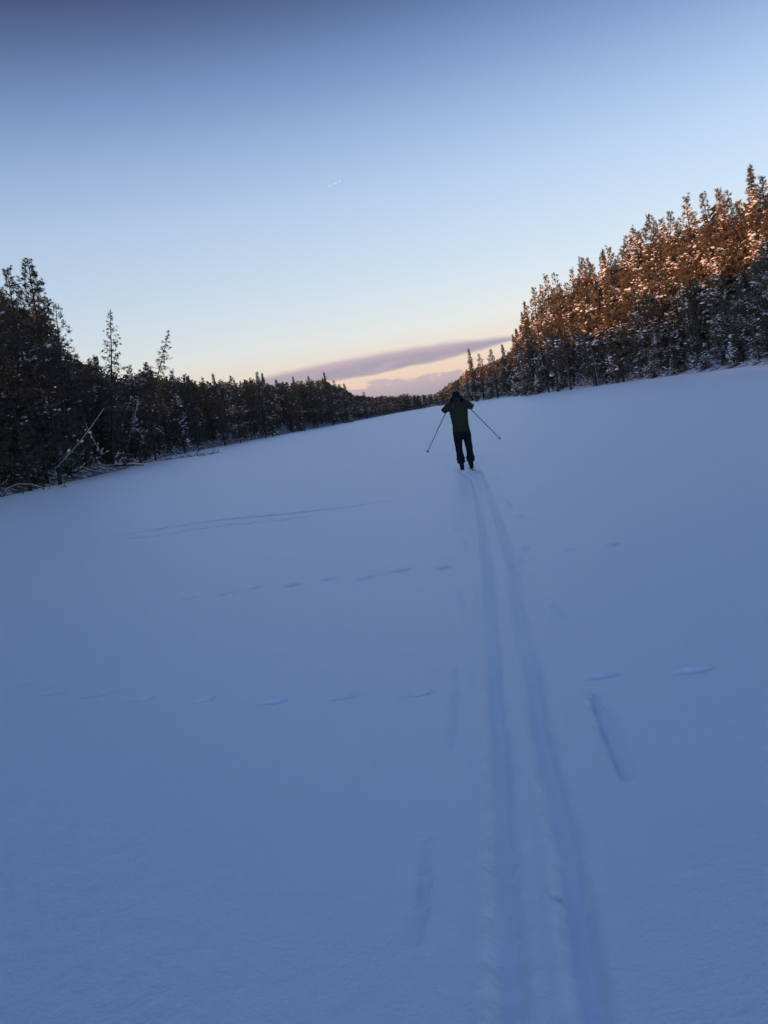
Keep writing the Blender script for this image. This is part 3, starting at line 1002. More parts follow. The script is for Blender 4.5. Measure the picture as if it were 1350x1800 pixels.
# ------------------------------------------------------------------ forest floor brush
def brush_mesh(seed, n=26, size=1.2, flat=0.5, snow=True, name='brush', thick=1.0):
    """a leafless bush: branching bent twigs with snow lying on the low ones"""
    rs = np.random.RandomState(seed)
    acc, sn = Acc(), Acc()
    for i in range(n):
        a = rs.uniform(0, 6.28)
        d = unit(np.array([math.cos(a), math.sin(a), rs.uniform(0.1, 1.6) * (1 - flat) + 0.15]))
        L = size * rs.uniform(0.4, 1.1)
        b = np.array([math.cos(a), math.sin(a), 0]) * rs.uniform(0, 0.25) * size
        p = [b]
        for q in range(4):
            d = unit(d + rs.normal(0, 0.28, 3) - np.array([0, 0, 0.1 * flat]))
            p.append(p[-1] + d * L / 4)
        p = np.array(p)
        p[:, 2] = np.maximum(p[:, 2], 0.01)
        acc.tube(p, np.linspace(0.045, 0.014, 5) * size ** 0.5 * thick, 3, False)
        for q in (2, 3):
            d2 = unit(d + rs.normal(0, 0.7, 3))
            e = p[q] + d2 * L * 0.4
            e[2] = max(e[2], 0.02)
            acc.tube([p[q], (p[q] + e) / 2 + rs.normal(0, 0.03, 3), e], [0.014 * thick, 0.010 * thick, 0.006], 3, False)
        if snow:
            k = rs.randint(1, 5)
            ii = rs.randint(1, 5, k)
            if k:
                blobs(sn, p[ii] + np.array([0, 0, 0.03]), rs.uniform(0.03, 0.09, k) * size ** 0.5, np.repeat(d[None], k, 0), rs, 0.6, 1.8)
    return acc.mesh(name, [M_DEAD], False), (sn.mesh(name + '_snow', [M_SNOW], True) if snow and sn.V else None)


BR = [brush_mesh(400 + i, 30, 1.3, 0.35) for i in range(3)]
BRL = [brush_mesh(420 + i, 18, 1.2, 0.85) for i in range(3)]


def bush(me2, X, Y, s, rz, label, group, name='bare_shrub', cat='shrub', tilt=(0, 0)):
    r_ = empty(name, (X, Y, gz(X, Y) - 0.02), (tilt[0], tilt[1], rz))
    r_.scale = (s, s, s)
    link('twigs', me2[0], r_)
    if me2[1]:
        link('snow_load', me2[1], r_)['kind'] = 'stuff'
    tag(r_, label, cat, group)
    return r_


# tangle of storm-felled brush spilling on to the ice at the left shore
for i in range(60):
    px = rnd.uniform(-10, 215)
    yy = np.interp(px, [-10, 60, 130, 215], [872, 852, 838, 818]) - rnd.uniform(0, 10)
    X, Y = on_ground(px, yy)
    X -= rnd.uniform(0, 2.6)
    bush(BR[i % 3] if rnd.random() < 0.55 else BRL[i % 3], X, Y, rnd.uniform(1.0, 2.2), rnd.uniform(0, 6.28),
         'bare bush in the shore brush below the ' + min(LANDMARKS[:9], key=lambda q: abs(q[0] - px - 12))[2], 'bare bushes in the brush at the near left shore')
for i in range(18):
    px = 205 + i * 10 + rnd.uniform(-4, 4)
    X, Y = on_ground(px, np.interp(px, [205, 260, 300, 390], [822, 812, 806, 795.5]) + rnd.uniform(-1.5, 1.5))
    bush(BRL[i % 3], X, Y, rnd.uniform(0.7, 1.3), rnd.uniform(0, 6.28),
         'low bare twigs reaching out of the lake snow right of the brush pile', 'low twigs poking from the snow off the left shore')


def sticks(name, px, py, segs, rad, label, cat='branch', snow=0.0, mat=None):
    """a bent branch; segs are offsets in metres"""
    X, Y = on_ground(px, py)
    root = empty(name, (X, Y, -0.03))
    acc = Acc()
    for s in segs:
        s = np.array(s, float)
        acc.tube(s, np.linspace(rad, rad * 0.35, len(s)), 6)
    link('branch_wood', acc.mesh(name, [mat or M_DEAD], True), root)
    if snow:
        sn = Acc()
        s = np.array(segs[0], float)
        for a, b in zip(s[:-1], s[1:]):
            q = np.linspace(a, b, 5)[:, None].reshape(-1, 3) + np.array([0, 0, rad + snow * 0.3])
            sn.tube(q, [[snow, snow * 0.6]] * len(q), 6)
        link('snow_load', sn.mesh(name + '_snow', [M_SNOW], True), root)['kind'] = 'stuff'
    tag(root, label, cat)
    return root


sticks('fallen_branch', 4, 874, [[(0, 0, 0), (0.35, 0.3, 0.55), (1.1, 0.5, 0.75), (1.9, 0.9, 0.55), (2.7, 1.2, 0.1)]], 0.07, 'thick snow topped branch arching out of the snow at the left edge', snow=0.03)
sticks('twig', 20, 868, [[(0, 0, 0), (0.05, 0, 0.3), (0.0, 0, 0.55)], [(0.05, 0, 0.3), (0.25, 0, 0.45)]], 0.035, 'short dark stub in the snow beside the arching branch')
sticks('twig', 40, 868, [[(0, 0, 0), (0.1, 0, 0.25), (0.12, 0, 0.5)], [(0.1, 0, 0.2), (0.35, 0, 0.35), (0.5, 0, 0.3)]], 0.05, 'knobbly dark stub second from the arching branch')
sticks('twig', 49, 864, [[(0, 0, 0), (0.1, 0, 0.3)]], 0.035, 'tiny stub right of the knobbly one')
sticks('twig', 77, 861, [[(0, 0, 0), (-0.05, 0, 0.4), (-0.12, 0, 0.7)]], 0.03, 'thin upright twig standing alone at the snow edge')
sticks('twig', 87, 860, [[(0, 0, 0), (0.06, 0, 0.25)]], 0.025, 'very short twig right of the thin upright one')
sticks('twig', 105, 858, [[(0, 0, 0), (0.35, 0, 0.12), (0.7, 0, 0.75)], [(0.35, 0, 0.12), (0.6, 0, 0.0)]], 0.035, 'forked twig lying on the lake snow below the leaning pole')
sticks('fallen_log', 90, 848, [[(0, 0, 0.25), (1.4, 0.9, 0.42), (3, 1.9, 0.4), (4.6, 3.2, 0.2)], [(1.4, .9, .4), (1.8, .5, .9)], [(2.5, 1.5, .4), (3.3, 1.2, .8)]], 0.12, 'snow covered log lying along the shore under the brush', 'log', snow=0.10)
sticks('fallen_log', 165, 834, [[(0, 0, 0.7), (2, .8, 0.65), (4, 2, 0.35), (5, 3, 0.1)], [(2, .8, .6), (2.6, .3, 1.1)], [(3, 1.4, .5), (3.9, 1.1, .8)]], 0.14, 'second snowy log pointing on to the ice right of the brush', 'log', snow=0.12)


def pole_between(name, a, b, Ya, Yb, rad, label, cat, mat, snow=0.0, limbs=0):
    x0, z0 = at_depth(a[0], a[1], Ya)
    x1, z1 = at_depth(b[0], b[1], Yb)
    z0 = max(z0, gz(x0, Ya) - 0.1)
    root = empty(name, (x0, Ya, z0))
    d = np.array([x1 - x0, Yb - Ya, z1 - z0])
    tt = np.linspace(0, 1, 9)
    P = d[None] * tt[:, None]
    P[:, 2] += -0.25 * np.sin(tt * math.pi)
    acc = Acc()
    acc.tube(P, np.linspace(rad, rad * 0.45, 9), 7)
    link('trunk', acc.mesh(name, [mat], True), root)
    if limbs:
        br = Acc()
        for i in range(limbs):
            q = d * rnd.uniform(0.3, 1.0)
            e = q + np.array([rnd.uniform(-1, 1), rnd.uniform(-1, 1), rnd.uniform(-0.6, 0.8)]) * 0.9
            br.tube([q, (q + e) / 2 + np.array([0, 0, 0.1]), e], [0.02, 0.014, 0.006], 3, False)
        link('twigs', br.mesh('twigs', [M_DEAD]), root)
    if snow:
        sn = Acc()
        sn.tube(P + np.array([0, 0, rad * 0.7]), [[rad * 0.6, snow * 0.4]] * 9, 6)
        rs = np.random.RandomState(int(a[0]))
        k = 5
        ps = d[None] * rs.uniform(0.3, 0.75, (k, 1)) + rs.normal(0, 0.15, (k, 3))
        blobs(sn, ps, rs.uniform(0.06, 0.14, k), np.repeat(unit(d)[None], k, 0), rs, 0.8, 1.2)
        link('snow_load', sn.mesh(name + '_snow', [M_SNOW], True), root)['kind'] = 'stuff'
    tag(root, label, cat)
    return root


pole_between('leaning_tree', (92, 829), (183, 718), 64, 66, 0.048, 'long bare trunk leaning across the dark trees on the left, snow along its top', 'tree trunk', M_BIRCH, 0.04, 10)
pole_between('leaning_tree', (222, 790), (243, 705), 100, 101, 0.06, 'thin leaning sapling with snow lumps below the leaning spruce', 'sapling', M_BIRCH, 0.07, 8)
pole_between('leaning_tree', (180, 800), (150, 745), 84, 85, 0.06, 'snowy bough bent down to the brush on the left', 'branch', M_DEAD, 0.09, 8)
pole_between('leaning_tree', (1052, 671), (1038, 606), 150, 152, 0.11, 'pale slanting birch trunk at the foot of the right bank', 'tree trunk', M_BIRCH, 0.0, 8)
pole_between('leaning_tree', (1334, 636), (1320, 560), 96, 97, 0.06, 'thin slanting trunk under the dark pine at the right edge', 'tree trunk', M_BIRCH, 0.0, 6)
pole_between('leaning_tree', (1050, 572), (1027, 530), 158, 160, 0.10, 'sunlit bare leaning limb in the orange part of the right forest', 'branch', M_BIRCH, 0.1, 5)
for a, b, y in [((1062, 640), (1059, 618), 160), ((1074, 648), (1071, 615), 158), ((1079, 650), (1074, 610), 157), ((1084, 634), (1081, 610), 164)]:
    x0, z0 = at_depth(a[0], a[1], y)
    z0 = gz(x0, y)
    root = empty('pine_tree', (x0, y, z0))
    acc = Acc()
    acc.tube([(0, 0, -0.2), (0.05, 0, 4), (0, 0.05, 8.5)], [0.15, 0.12, 0.08], 7)
    link('trunk', acc.mesh('bare_trunk', [M_BARK], True), root)
    tag(root, 'straight dark trunk standing on the open snow slope of the right bank', 'pine', 'bare trunks on the open snow slope')

# understorey along both banks
g1 = []
for P0, outward, ylo, yhi in ((SHORE_L, 1, 56, 300), (SHORE_R[::-1], -1, 84, 330)):
    P, cum = along(P0, 0, 0)
    s = 0
    while s < cum[-1]:
        x, y = np.interp(s, cum, P[:, 0]), np.interp(s, cum, P[:, 1])
        x2, y2 = np.interp(s + 0.5, cum, P[:, 0]), np.interp(s + 0.5, cum, P[:, 1])
        tx, ty = x2 - x, y2 - y
        l = math.hypot(tx, ty) + 1e-9
        nx, ny = -ty / l * outward, tx / l * outward
        s += rnd.uniform(1.5, 3.0) if y < 180 else rnd.uniform(3, 5)
        if ylo < y < yhi:
            for q in range(2):
                o = rnd.uniform(0.3, 9 if outward < 0 else 5)
                g1.append((x + nx * o, y + ny * o))
Vs, F3s, F4s, n = [], [], [], 0
SVs, SFs, sn_ = [], [], 0
raw = []
for i in range(4):
    b0, s0 = brush_mesh(440 + i, 12, 1.3, 0.3, thick=0.7)
    def grab(me):
        V = np.empty(len(me.vertices) * 3, np.float32)
        me.vertices.foreach_get('co', V)
        L = np.empty(len(me.loops), np.int32)
        me.loops.foreach_get('vertex_index', L)
        return V.reshape(-1, 3), L
    raw.append((grab(b0), grab(s0)))
for X, Y in g1:
    (V, L), (V2, L2) = raw[rnd.randrange(4)]
    a, s = rnd.uniform(0, 6.28), rnd.uniform(0.7, 1.8)
    Rm = np.array([[math.cos(a) * s, -math.sin(a) * s, 0], [math.sin(a) * s, math.cos(a) * s, 0], [0, 0, s]])
    off = np.array([X, Y, gz(X, Y)])
    Vs.append(V @ Rm.T + off)
    F4s.append(L.reshape(-1, 4) + n)
    n += len(V)
    SVs.append(V2 @ Rm.T + off)
    SFs.append(L2.reshape(-1, 3) + sn_)
    sn_ += len(V2)
ug = link('undergrowth', mesh_np('undergrowth', np.vstack(Vs + SVs), [np.vstack(F4s), np.vstack(SFs) + n], [M_DEAD, M_SNOW],
                                 midx=np.concatenate([np.zeros(sum(len(f) for f in F4s)), np.ones(sum(len(f) for f in SFs))])))
tag(ug, 'leafless undergrowth with snow on it along both banks', kind='stuff')

# small snow-laden spruces at the ice edge
for px, Y, h, lb in [(908, 203, 6.5, 'low snowy spruce dipping on to the ice at the headland tip'), (925, 199, 7.5, 'small bushy spruce just right of the headland tip'),
                     (948, 190, 6.0, 'small snowy spruce third from the headland tip'), (1186, 118, 3.2, 'little snow covered spruce at the ice edge below the orange trees'),
                     (1243, 106, 3.6, 'whitest little spruce at the foot of the near right bank'), (1290, 100, 4.2, 'small dark spruce at the ice edge near the right side'),
                     (1150, 126, 4.8, 'small spruce at the ice edge left of the white little one'), (985, 180, 5.5, 'dark small spruce left of the slanting birch'),
                     (858, 300, 7, 'heavily snow loaded spruce in the middle of the group beyond the headland'), (838, 330, 6, 'snowy small spruce behind the skier group of trees'),
                     (60, 66, 5.0, 'young spruce with snow pads beside the leaning bare trunk'), (20, 64, 4.2, 'young dark spruce in the left corner brush'), (135, 80, 4.6, 'young spruce above the snowy logs'),
                     (255, 118, 5.0, 'young spruce at the shore below the leaning spruce'), (120, 76, 3.6, 'stubby young spruce behind the second snowy log')]:
    X, _z = at_depth(px, 700, Y)
    # slide to the row just landward of the waterline at that bearing
    dX = 1 if px > 750 else -1
    for _ in range(60):
        pxx, _p = project(X, Y, 0.5)
        X += (px - pxx) * Y / F
        if shore_dist(np.array([X]), np.array([Y]))[0] > 0.3:
            break
        Y += 0.8
    place_tree('young', rnd.randrange(2), X, Y, h, rnd.uniform(0, 6.28), (0, 0), lb, None, 'spruce')


# snow boulders at the ice edge
def boulder(px, py, s, label):
    X, Y = on_ground(px, py)
    rs = np.random.RandomState(int(px))
    root = empty('snow_covered_rock', (X, Y, -0.1))
    bm = bmesh.new()
    bmesh.ops.create_icosphere(bm, subdivisions=3, radius=1)
    for v in bm.verts:
        k = 1 + 0.25 * noise.noise(v.co * 1.3 + Vector((px, 0, 0)))
        v.co = Vector((v.co.x * s * k, v.co.y * s * k, v.co.z * s * 0.8 * k))
    rk = bpy.data.meshes.new('rock')
    bm.to_mesh(rk)
    rk.materials.append(simple_mat('rock', (0.16, 0.15, 0.145), 0.9, None, 3, 0.02))
    link('rock', rk, root)
    for v in bm.verts:
        if v.co.z > 0:
            v.co *= 1.12
            v.co.z += 0.06 * s
        else:
            v.co *= 0.9
    sc_ = bpy.data.meshes.new('snow_cap')
    bm.to_mesh(sc_)
    sc_.materials.append(M_SNOW)
    for p_ in sc_.polygons:
        p_.use_smooth = True
    link('snow_cap', sc_, root)
    bm.free()
    tag(root, label, 'rock')


boulder(1186, 659.5, 0.55, 'round snow capped lump at the ice edge below the orange forest')
boulder(1117, 669, 0.4, 'small snow capped lump at the ice edge right of the slanting birch')


# ------------------------------------------------------------------ the skier
def cloth(name, col, var=None, scale=30.0, rough=0.85):
    return simple_mat(name, col, rough, var, scale, 0.004, 0.2)


M_JACKET = cloth('olive_jacket', (0.026, 0.031, 0.018), (0.017, 0.020, 0.012))
M_TROUS = cloth('dark_trousers', (0.007, 0.008, 0.013), (0.004, 0.005, 0.008))
M_BLACK = cloth('black_knit', (0.006, 0.006, 0.008), None, 90)
M_BOOT = simple_mat('boot', (0.006, 0.006, 0.008), 0.75, None, 8, 0, 0.2)
M_SKIN = simple_mat('skin', (0.45, 0.27, 0.20), 0.5, (0.40, 0.23, 0.17))
M_POLE = simple_mat('ski_pole', (0.015, 0.020, 0.035), 0.35, None, 8, 0, 0.5)
M_SKI = simple_mat('ski_top', (0.03, 0.03, 0.035), 0.4)
M_STRAP = simple_mat('pack_strap', (0.10, 0.10, 0.06), 0.8)

skier = empty('person', (SKX, SKY, 0.0), (0, 0, -math.atan2(SKX, SKY) * 0.6))


def soft(name, acc, mat, parent, vox=0.014, it=4, wrinkle=0.0):
    o = link(name, acc.mesh(name, [mat], True), parent)
    m = o.modifiers.new('remesh', 'REMESH')
    m.mode = 'VOXEL'
    m.voxel_size = vox
    m.use_smooth_shade = True
    s = o.modifiers.new('smooth', 'SMOOTH')
    s.factor = 0.5
    s.iterations = it
    if wrinkle:
        tx = bpy.data.textures.new(name + '_folds', 'CLOUDS')
        tx.noise_scale = 0.09
        d = o.modifiers.new('folds', 'DISPLACE')
        d.texture = tx
        d.strength = wrinkle
        d.texture_coords = 'LOCAL'
    return o


LW, RW = np.array([-0.115, 0.17, 1.585]), np.array([0.105, 0.17, 1.59])   # wrists
LE, RE = np.array([-0.345, 0.06, 1.41]), np.array([0.335, 0.06, 1.40])   # elbows
LS, RS_ = np.array([-0.185, 0.0, 1.46]), np.array([0.185, 0.0, 1.46])    # shoulders
AN = {-1: np.array([-0.105, -0.02, 0.10]), 1: np.array([0.115, 0.02, 0.10])}
KN = {-1: np.array([-0.115, 0.03, 0.50]), 1: np.array([0.125, 0.05, 0.50])}
HP = {-1: np.array([-0.095, 0, 0.90]), 1: np.array([0.095, 0, 0.90])}


def lerp(a, b, t):
    return a + (b - a) * t


# body: one continuous figure under the clothes
B = Acc()
B.tube([(0, 0, 0.86), (0, 0, 0.95), (0, 0, 1.10), (0, 0, 1.28), (0, 0, 1.42), (0, 0, 1.50)], [[0.10, 0.145], [0.11, 0.16], [0.10, 0.14], [0.115, 0.165], [0.09, 0.15], [0.055, 0.07]], 20)
B.tube([(0, 0, 1.46), (0, 0.02, 1.60)], [0.058, 0.055], 14)
B.tube([(0, 0.03, 1.555), (0, 0.035, 1.60), (0, 0.03, 1.66), (0, 0.02, 1.72), (0, 0.015, 1.765), (0, 0.015, 1.785)], [[0.05, 0.045], [0.085, 0.064], [0.098, 0.075], [0.098, 0.076], [0.07, 0.055], [0.02, 0.02]], 20)
B.tube([(0, 0.115, 1.69), (0, 0.135, 1.655), (0, 0.12, 1.64)], [0.010, 0.016, 0.010], 8)
for sd in (-1, 1):
    B.tube([(sd * 0.073, 0.015, 1.64), (sd * 0.084, 0.01, 1.665), (sd * 0.078, 0.012, 1.69)], [0.010, 0.015, 0.010], 8)
    B.tube([HP[sd], lerp(HP[sd], KN[sd], 0.5), KN[sd], lerp(KN[sd], AN[sd], 0.35), AN[sd]], [0.088, 0.078, 0.056, 0.056, 0.038], 14)
    B.tube([AN[sd], AN[sd] + np.array([0, 0.06, -0.05]), AN[sd] + np.array([0, 0.19, -0.07])], [0.045, 0.042, 0.03], 10)
for S_, E_, W_ in ((LS, LE, LW), (RS_, RE, RW)):
    B.tube([S_ * np.array([0.5, 1, 1]), S_, lerp(S_, E_, 0.5), E_], [0.06, 0.056, 0.046, 0.038], 12)
    B.tube([E_, lerp(E_, W_, 0.4), W_], [0.040, 0.038, 0.026], 12)
body = soft('body', B, M_SKIN, skier, 0.012, 3)

# jacket
J = Acc()
J.tube([(0, 0, 0.885), (0, 0, 0.93), (0, 0, 1.05), (0, 0, 1.18), (0, 0, 1.32), (0, -0.005, 1.42), (0, -0.005, 1.50), (0, 0, 1.545)],
       [[0.135, 0.192], [0.138, 0.196], [0.128, 0.188], [0.132, 0.196], [0.14, 0.212], [0.125, 0.20], [0.085, 0.125], [0.07, 0.08]], 28)
J.tube([(0, 0, 0.872), (0, 0, 0.905)], [[0.140, 0.196], [0.142, 0.198]], 28)
for S_, E_, W_ in ((LS, LE, LW), (RS_, RE, RW)):
    J.tube([S_ * np.array([0.35, 1, 1]), S_, lerp(S_, E_, 0.5) + np.array([0, 0, -0.005]), E_ + np.array([0, 0, -0.005])], [0.085, 0.085, 0.074, 0.066], 16)
    J.tube([E_ + np.array([0, -0.01, -0.01]), lerp(E_, W_, 0.35), lerp(E_, W_, 0.8), W_], [0.066, 0.062, 0.050, 0.043], 16)
J.tube([(0, 0.0, 1.52), (0, 0.01, 1.585)], [0.078, 0.072], 18)
soft('jacket', J, M_JACKET, skier, 0.011, 4, 0.018)
hem = Acc()
hem.tube([(0, 0, 0.868), (0, 0, 0.895)], [[0.146, 0.203], [0.147, 0.204]], 32)
link('jacket_hem', hem.mesh('jacket_hem', [M_JACKET], True), skier)

# trousers, baggy at the crotch and bunched into gaiters
T = Acc()
T.tube([(0, 0, 0.92), (0, 0, 0.84), (0, 0, 0.74)], [[0.125, 0.182], [0.132, 0.192], [0.115, 0.180]], 26)
for sd in (-1, 1):
    h, k, a = HP[sd], KN[sd], AN[sd]
    T.tube([h + np.array([0, 0, -0.02]), lerp(h, k, 0.35), lerp(h, k, 0.7), k, lerp(k, a, 0.3), lerp(k, a, 0.55), lerp(k, a, 0.68)],
           [[0.115, 0.105], [0.112, 0.104], [0.100, 0.092], [0.090, 0.083], [0.090, 0.080], [0.098, 0.088], [0.078, 0.068]], 18)
soft('trousers', T, M_TROUS, skier, 0.012, 3, 0.022)
for sd in (-1, 1):
    k, a = KN[sd], AN[sd]
    G = Acc()
    G.tube([lerp(k, a, 0.52), lerp(k, a, 0.62), lerp(k, a, 0.72), lerp(k, a, 0.80), lerp(k, a, 0.88)], [[0.088, 0.086], [0.112, 0.112], [0.088, 0.086], [0.106, 0.104], [0.074, 0.072]], 18)
    g = soft('gaiter', G, M_TROUS, skier, 0.011, 2, 0.012)
    bt = Acc()
    bt.tube([a + np.array([0, -0.01, 0.10]), a + np.array([0, -0.015, 0.03]), a + np.array([0, -0.01, -0.03])], [[0.066, 0.056], [0.062, 0.052], [0.060, 0.050]], 16)
    bt.tube([a + np.array([0, -0.055, -0.045]), a + np.array([0, 0.02, -0.04]), a + np.array([0, 0.13, -0.055]), a + np.array([0, 0.225, -0.068])],
            [[0.046, 0.046], [0.050, 0.058], [0.047, 0.04], [0.040, 0.026]], 16)
    boot = soft('boot', bt, M_BOOT, skier, 0.010, 2)
    so = Acc()
    so.tube([a + np.array([0, -0.085, -0.095]), a + np.array([0, 0.05, -0.095]), a + np.array([0, 0.24, -0.095])], [[0.044, 0.012], [0.040, 0.012], [0.044, 0.012]], 12)
    link('sole', so.mesh('sole', [M_BLACK], False), boot)

# knitted hat
Hh = Acc()
Hh.tube([(0, 0.018, 1.655), (0, 0.018, 1.70), (0, 0.012, 1.745), (0, 0.008, 1.785), (0, 0.006, 1.805)], [[0.112, 0.092], [0.112, 0.094], [0.104, 0.088], [0.078, 0.066], [0.03, 0.026]], 22)
hat = soft('hat', Hh, M_BLACK, skier, 0.010, 3, 0.006)
hb = Acc()
hb.tube([(0, 0.018, 1.645), (0, 0.018, 1.69)], [[0.117, 0.098], [0.117, 0.098]], 26)
link('hat_brim', hb.mesh('hat_brim', [M_BLACK], True), hat)
hr = Acc()
hr.tube([(0, -0.03, 1.60), (0, -0.035, 1.66)], [[0.055, 0.062], [0.07, 0.068]], 14)
link('hair', hr.mesh('hair', [simple_mat('hair', (0.02, 0.014, 0.01), 0.7)], True), skier)

# gloves: palm, four curled fingers of different lengths and a thumb
for sd, W_, E_ in ((-1, LW, LE), (1, RW, RE)):
    g = Acc()
    up = unit(np.array([-sd * 0.25, 0.12, 1.0]))
    inn = np.array([-sd * 1.0, 0.1, 0.0])
    g.tube([W_ - up * 0.02, W_ + up * 0.03, W_ + up * 0.085], [[0.034, 0.036], [0.028, 0.046], [0.025, 0.046]], 14)
    for i, (oy, ln) in enumerate([(-0.034, 0.062), (-0.012, 0.078), (0.012, 0.082), (0.034, 0.072)]):
        b0 = W_ + up * 0.075 + np.array([0, oy, 0])
        b1 = b0 + up * ln * 0.42 + inn * ln * 0.12
        b2 = b1 + up * ln * 0.18 + inn * ln * 0.42
        b3 = b2 - up * ln * 0.10 + inn * ln * 0.28
        g.tube([b0 - up * 0.02, b0, b1, b2, b3], [0.013, 0.0125, 0.012, 0.011, 0.009], 10)
    t0 = W_ + up * 0.015 + np.array([0, -0.035, 0])
    g.tube([t0, t0 + up * 0.03 + np.array([-sd * 0.015, -0.02, 0]), t0 + up * 0.06 + np.array([-sd * 0.035, -0.018, 0])], [0.016, 0.014, 0.010], 10)
    soft('glove', g, M_BLACK, skier, 0.0055, 2)
    cf = Acc()
    cf.tube([lerp(E_, W_, 0.84), lerp(E_, W_, 1.02)], [0.049, 0.044], 16)
    link('glove_cuff', cf.mesh('glove_cuff', [M_BLACK], True), skier)

# small tag of lighter fabric at the nape and strap at the left shoulder
st = Acc()
st.tube([(-0.10, -0.118, 1.43), (-0.115, -0.112, 1.47), (-0.11, -0.07, 1.515)], [[0.004, 0.014]] * 3, 8)
link('shoulder_strap', st.mesh('shoulder_strap', [M_STRAP], True), skier)
tag(skier, 'skier seen from behind in dark olive jacket and black hat, hands raised to the face', 'person')

# poles hang from the wrists; each is held by the skier: a thing of its own
rot = skier.rotation_euler.to_matrix()
for sd, W_, tip_px, lb in ((-1, LW, (750, 797), 'dark ski pole hanging from the left wrist of the skier'), (1, RW, (881, 773), 'dark ski pole hanging from the right wrist of the skier, held further out')):
    wv = rot @ Vector(tuple(W_ + np.array([0, 0.0, 0.02]))) + Vector((SKX, SKY, 0))
    tx, tz = at_depth(tip_px[0], tip_px[1], SKY - 0.18)
    tipv = Vector((tx, SKY - 0.18, tz))
    root = empty('ski_pole', wv)
    d = np.array(tipv - wv)
    u = unit(d)
    a = Acc()
    a.tube([u * 0.02, d * 0.5, d * 0.97, d], [0.0095, 0.009, 0.0075, 0.003], 10)
    link('shaft', a.mesh('shaft', [M_POLE], True), root)
    a = Acc()
    a.tube([-u * 0.05, u * 0.0, u * 0.08, u * 0.10], [0.017, 0.016, 0.0165, 0.012], 12)
    link('grip', a.mesh('grip', [M_BLACK], True), root)
    a = Acc()
    a.tube([d * 0.950, d * 0.955, d * 0.962], [0.010, 0.032, 0.034], 16)
    link('basket', a.mesh('basket', [M_BLACK], True), root)
    a = Acc()
    s0 = -u * 0.04
    a.tube([s0, s0 + np.array([0.03 * sd, -0.03, -0.03]), s0 + np.array([0.02 * sd, -0.04, -0.09]), u * 0.02], [[0.002, 0.009]] * 4, 6)
    link('wrist_strap', a.mesh('wrist_strap', [M_BLACK], True), root)
    tag(root, lb, 'ski pole', 'ski poles of the skier')

for sd, lb in ((-1, 'left ski of the skier, sunk in its rut'), (1, 'right ski of the skier, sunk in its rut')):
    ax = (rot @ Vector(tuple(AN[sd]))) + Vector((SKX, SKY, 0))
    root = empty('ski', (ax.x, ax.y, -0.03), (0, 0, skier.rotation_euler.z))
    yy_ = np.array([-0.35, -0.2, 0.2, 0.6, 0.9, 1.05, 1.12])
    zz_ = np.array([0, 0, 0.008, 0, 0.0, 0.05, 0.10])
    a = Acc()
    a.tube(np.stack([0 * yy_, yy_, zz_], 1), [[0.025, 0.006]] * 5 + [[0.022, 0.005], [0.008, 0.004]], 10)
    link('ski_blade', a.mesh('ski_blade', [M_SKI], False), root)
    a = Acc()
    a.tube([(0, 0.08, 0.01), (0, 0.2, 0.012)], [[0.03, 0.012]] * 2, 8)
    link('binding', a.mesh('binding', [M_BLACK], False), root)
    tag(root, lb, 'ski', 'skis of the skier')

# ------------------------------------------------------------------ aeroplane and its trail, bird
D_AIR = 5200.0
p0 = ray(598, 318.5).normalized() * D_AIR + Vector((0, 0, CAM_H))
p1 = ray(577, 328).normalized() * (D_AIR * 1.02) + Vector((0, 0, CAM_H))
M_PLANE = simple_mat('aeroplane_skin', (0.92, 0.95, 1.0), 0.3, (0.9, 0.93, 0.98), 0.1, 0, 0.6)
M_TRAIL = simple_mat('condensation_trail', (0.42, 0.62, 0.85), 1.0, (0.40, 0.60, 0.85), 0.05, 0, 0.0)
ax = (p0 - p1).normalized()
plane = empty('aeroplane', p0)
plane.rotation_euler = ax.to_track_quat('Y', 'Z').to_euler()
a = Acc()
a.tube([(0, -7, 0.6), (0, -4, 0.3), (0, 3, 0), (0, 6, 0), (0, 7.5, -0.2)], [0.4, 1.3, 1.6, 1.2, 0.2], 12)
link('fuselage', a.mesh('fuselage', [M_PLANE], True), plane)
for sd in (-1, 1):
    a = Acc()
    a.add([(sd * 1, 2.5, -0.2), (sd * 1, -1.0, -0.2), (sd * 8, -3.2, 0.4), (sd * 8, -2.0, 0.4), (sd * 1, 2.5, 0.3), (sd * 1, -1.0, 0.3), (sd * 8, -3.2, 0.55), (sd * 8, -2.0, 0.55)],
          f4=[(0, 1, 2, 3), (4, 7, 6, 5), (0, 3, 7, 4), (1, 5, 6, 2), (2, 6, 7, 3)])
    link('wing', a.mesh('wing', [M_PLANE]), plane)
a = Acc()
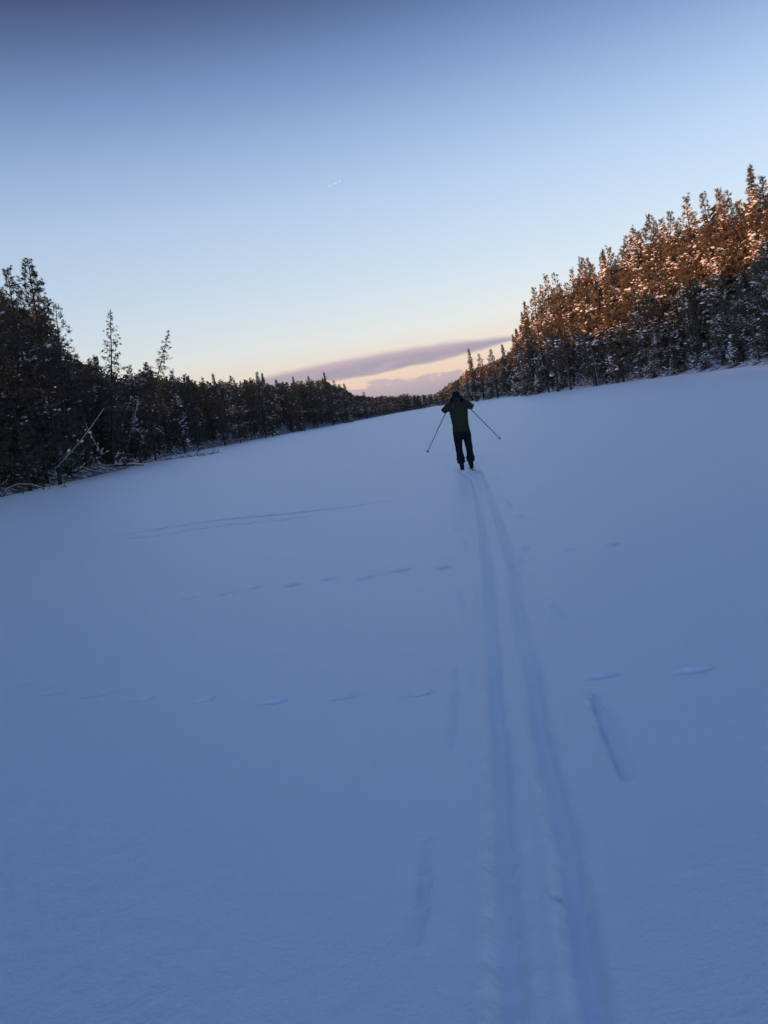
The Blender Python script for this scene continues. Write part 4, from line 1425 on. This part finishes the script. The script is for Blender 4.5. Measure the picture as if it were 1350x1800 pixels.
a.add([(-0.15, -7, 0.8), (-0.15, -4, 0.8), (-0.1, -7.2, 4), (-0.1, -6, 4), (0.15, -7, 0.8), (0.15, -4, 0.8), (0.1, -7.2, 4), (0.1, -6, 4)],
      f4=[(0, 1, 3, 2), (4, 6, 7, 5), (0, 2, 6, 4), (1, 5, 7, 3), (2, 3, 7, 6)])
link('tail_fin', a.mesh('tail_fin', [M_PLANE]), plane)
tag(plane, 'tiny bright aeroplane high in the blue sky', 'aeroplane')
a = Acc()
dv = np.array(p1 - p0)
rs = np.random.RandomState(3)
for t0, t1, r0 in ((0.18, 0.62, 2.3), (0.68, 1.0, 1.8)):
    tt = np.linspace(t0, t1, 10)
    a.tube(dv[None] * tt[:, None] + rs.normal(0, 0.5, (10, 3)), r0 * (0.35 + 0.65 * np.sin(np.linspace(0.25, 2.9, 10))), 8)
tr_o = link('condensation_trail', a.mesh('condensation_trail', [M_TRAIL], True))
tr_o.location = p0
tag(tr_o, 'short broken white vapour trail behind the tiny aeroplane', 'vapour trail', kind='stuff')

# alike neighbours told apart by their order across the picture
ORD = ['first', 'second', 'third', 'fourth', 'fifth', 'sixth', 'seventh', 'eighth', 'ninth', 'tenth', 'eleventh', 'twelfth', 'thirteenth', 'fourteenth', 'fifteenth', 'sixteenth', 'seventeenth', 'eighteenth', 'nineteenth', 'twentieth', '21st', '22nd', '23rd', '24th']
byl = {}
for o in list(COL.objects):
    if o.parent is None and 'label' in o and 'group' in o:
        byl.setdefault(o['label'], []).append(o)
for lb, os_ in byl.items():
    n = len(os_)
    if n < 2 or n > 24:
        continue
    os_.sort(key=lambda o: project(o.location.x, max(1.0, o.location.y), o.location.z)[0])
    for i, o in enumerate(os_):
        if n == 2:
            w = 'left of two' if i == 0 else 'right of two'
        elif n == 3:
            w = ('leftmost', 'middle one', 'rightmost')[i]
        else:
            w = ORD[i] + ' from left'
        short = lb.replace('low bare twigs reaching out of the lake snow right of the brush pile', 'low bare twigs past the brush pile')
        o['label'] = short + ', ' + w
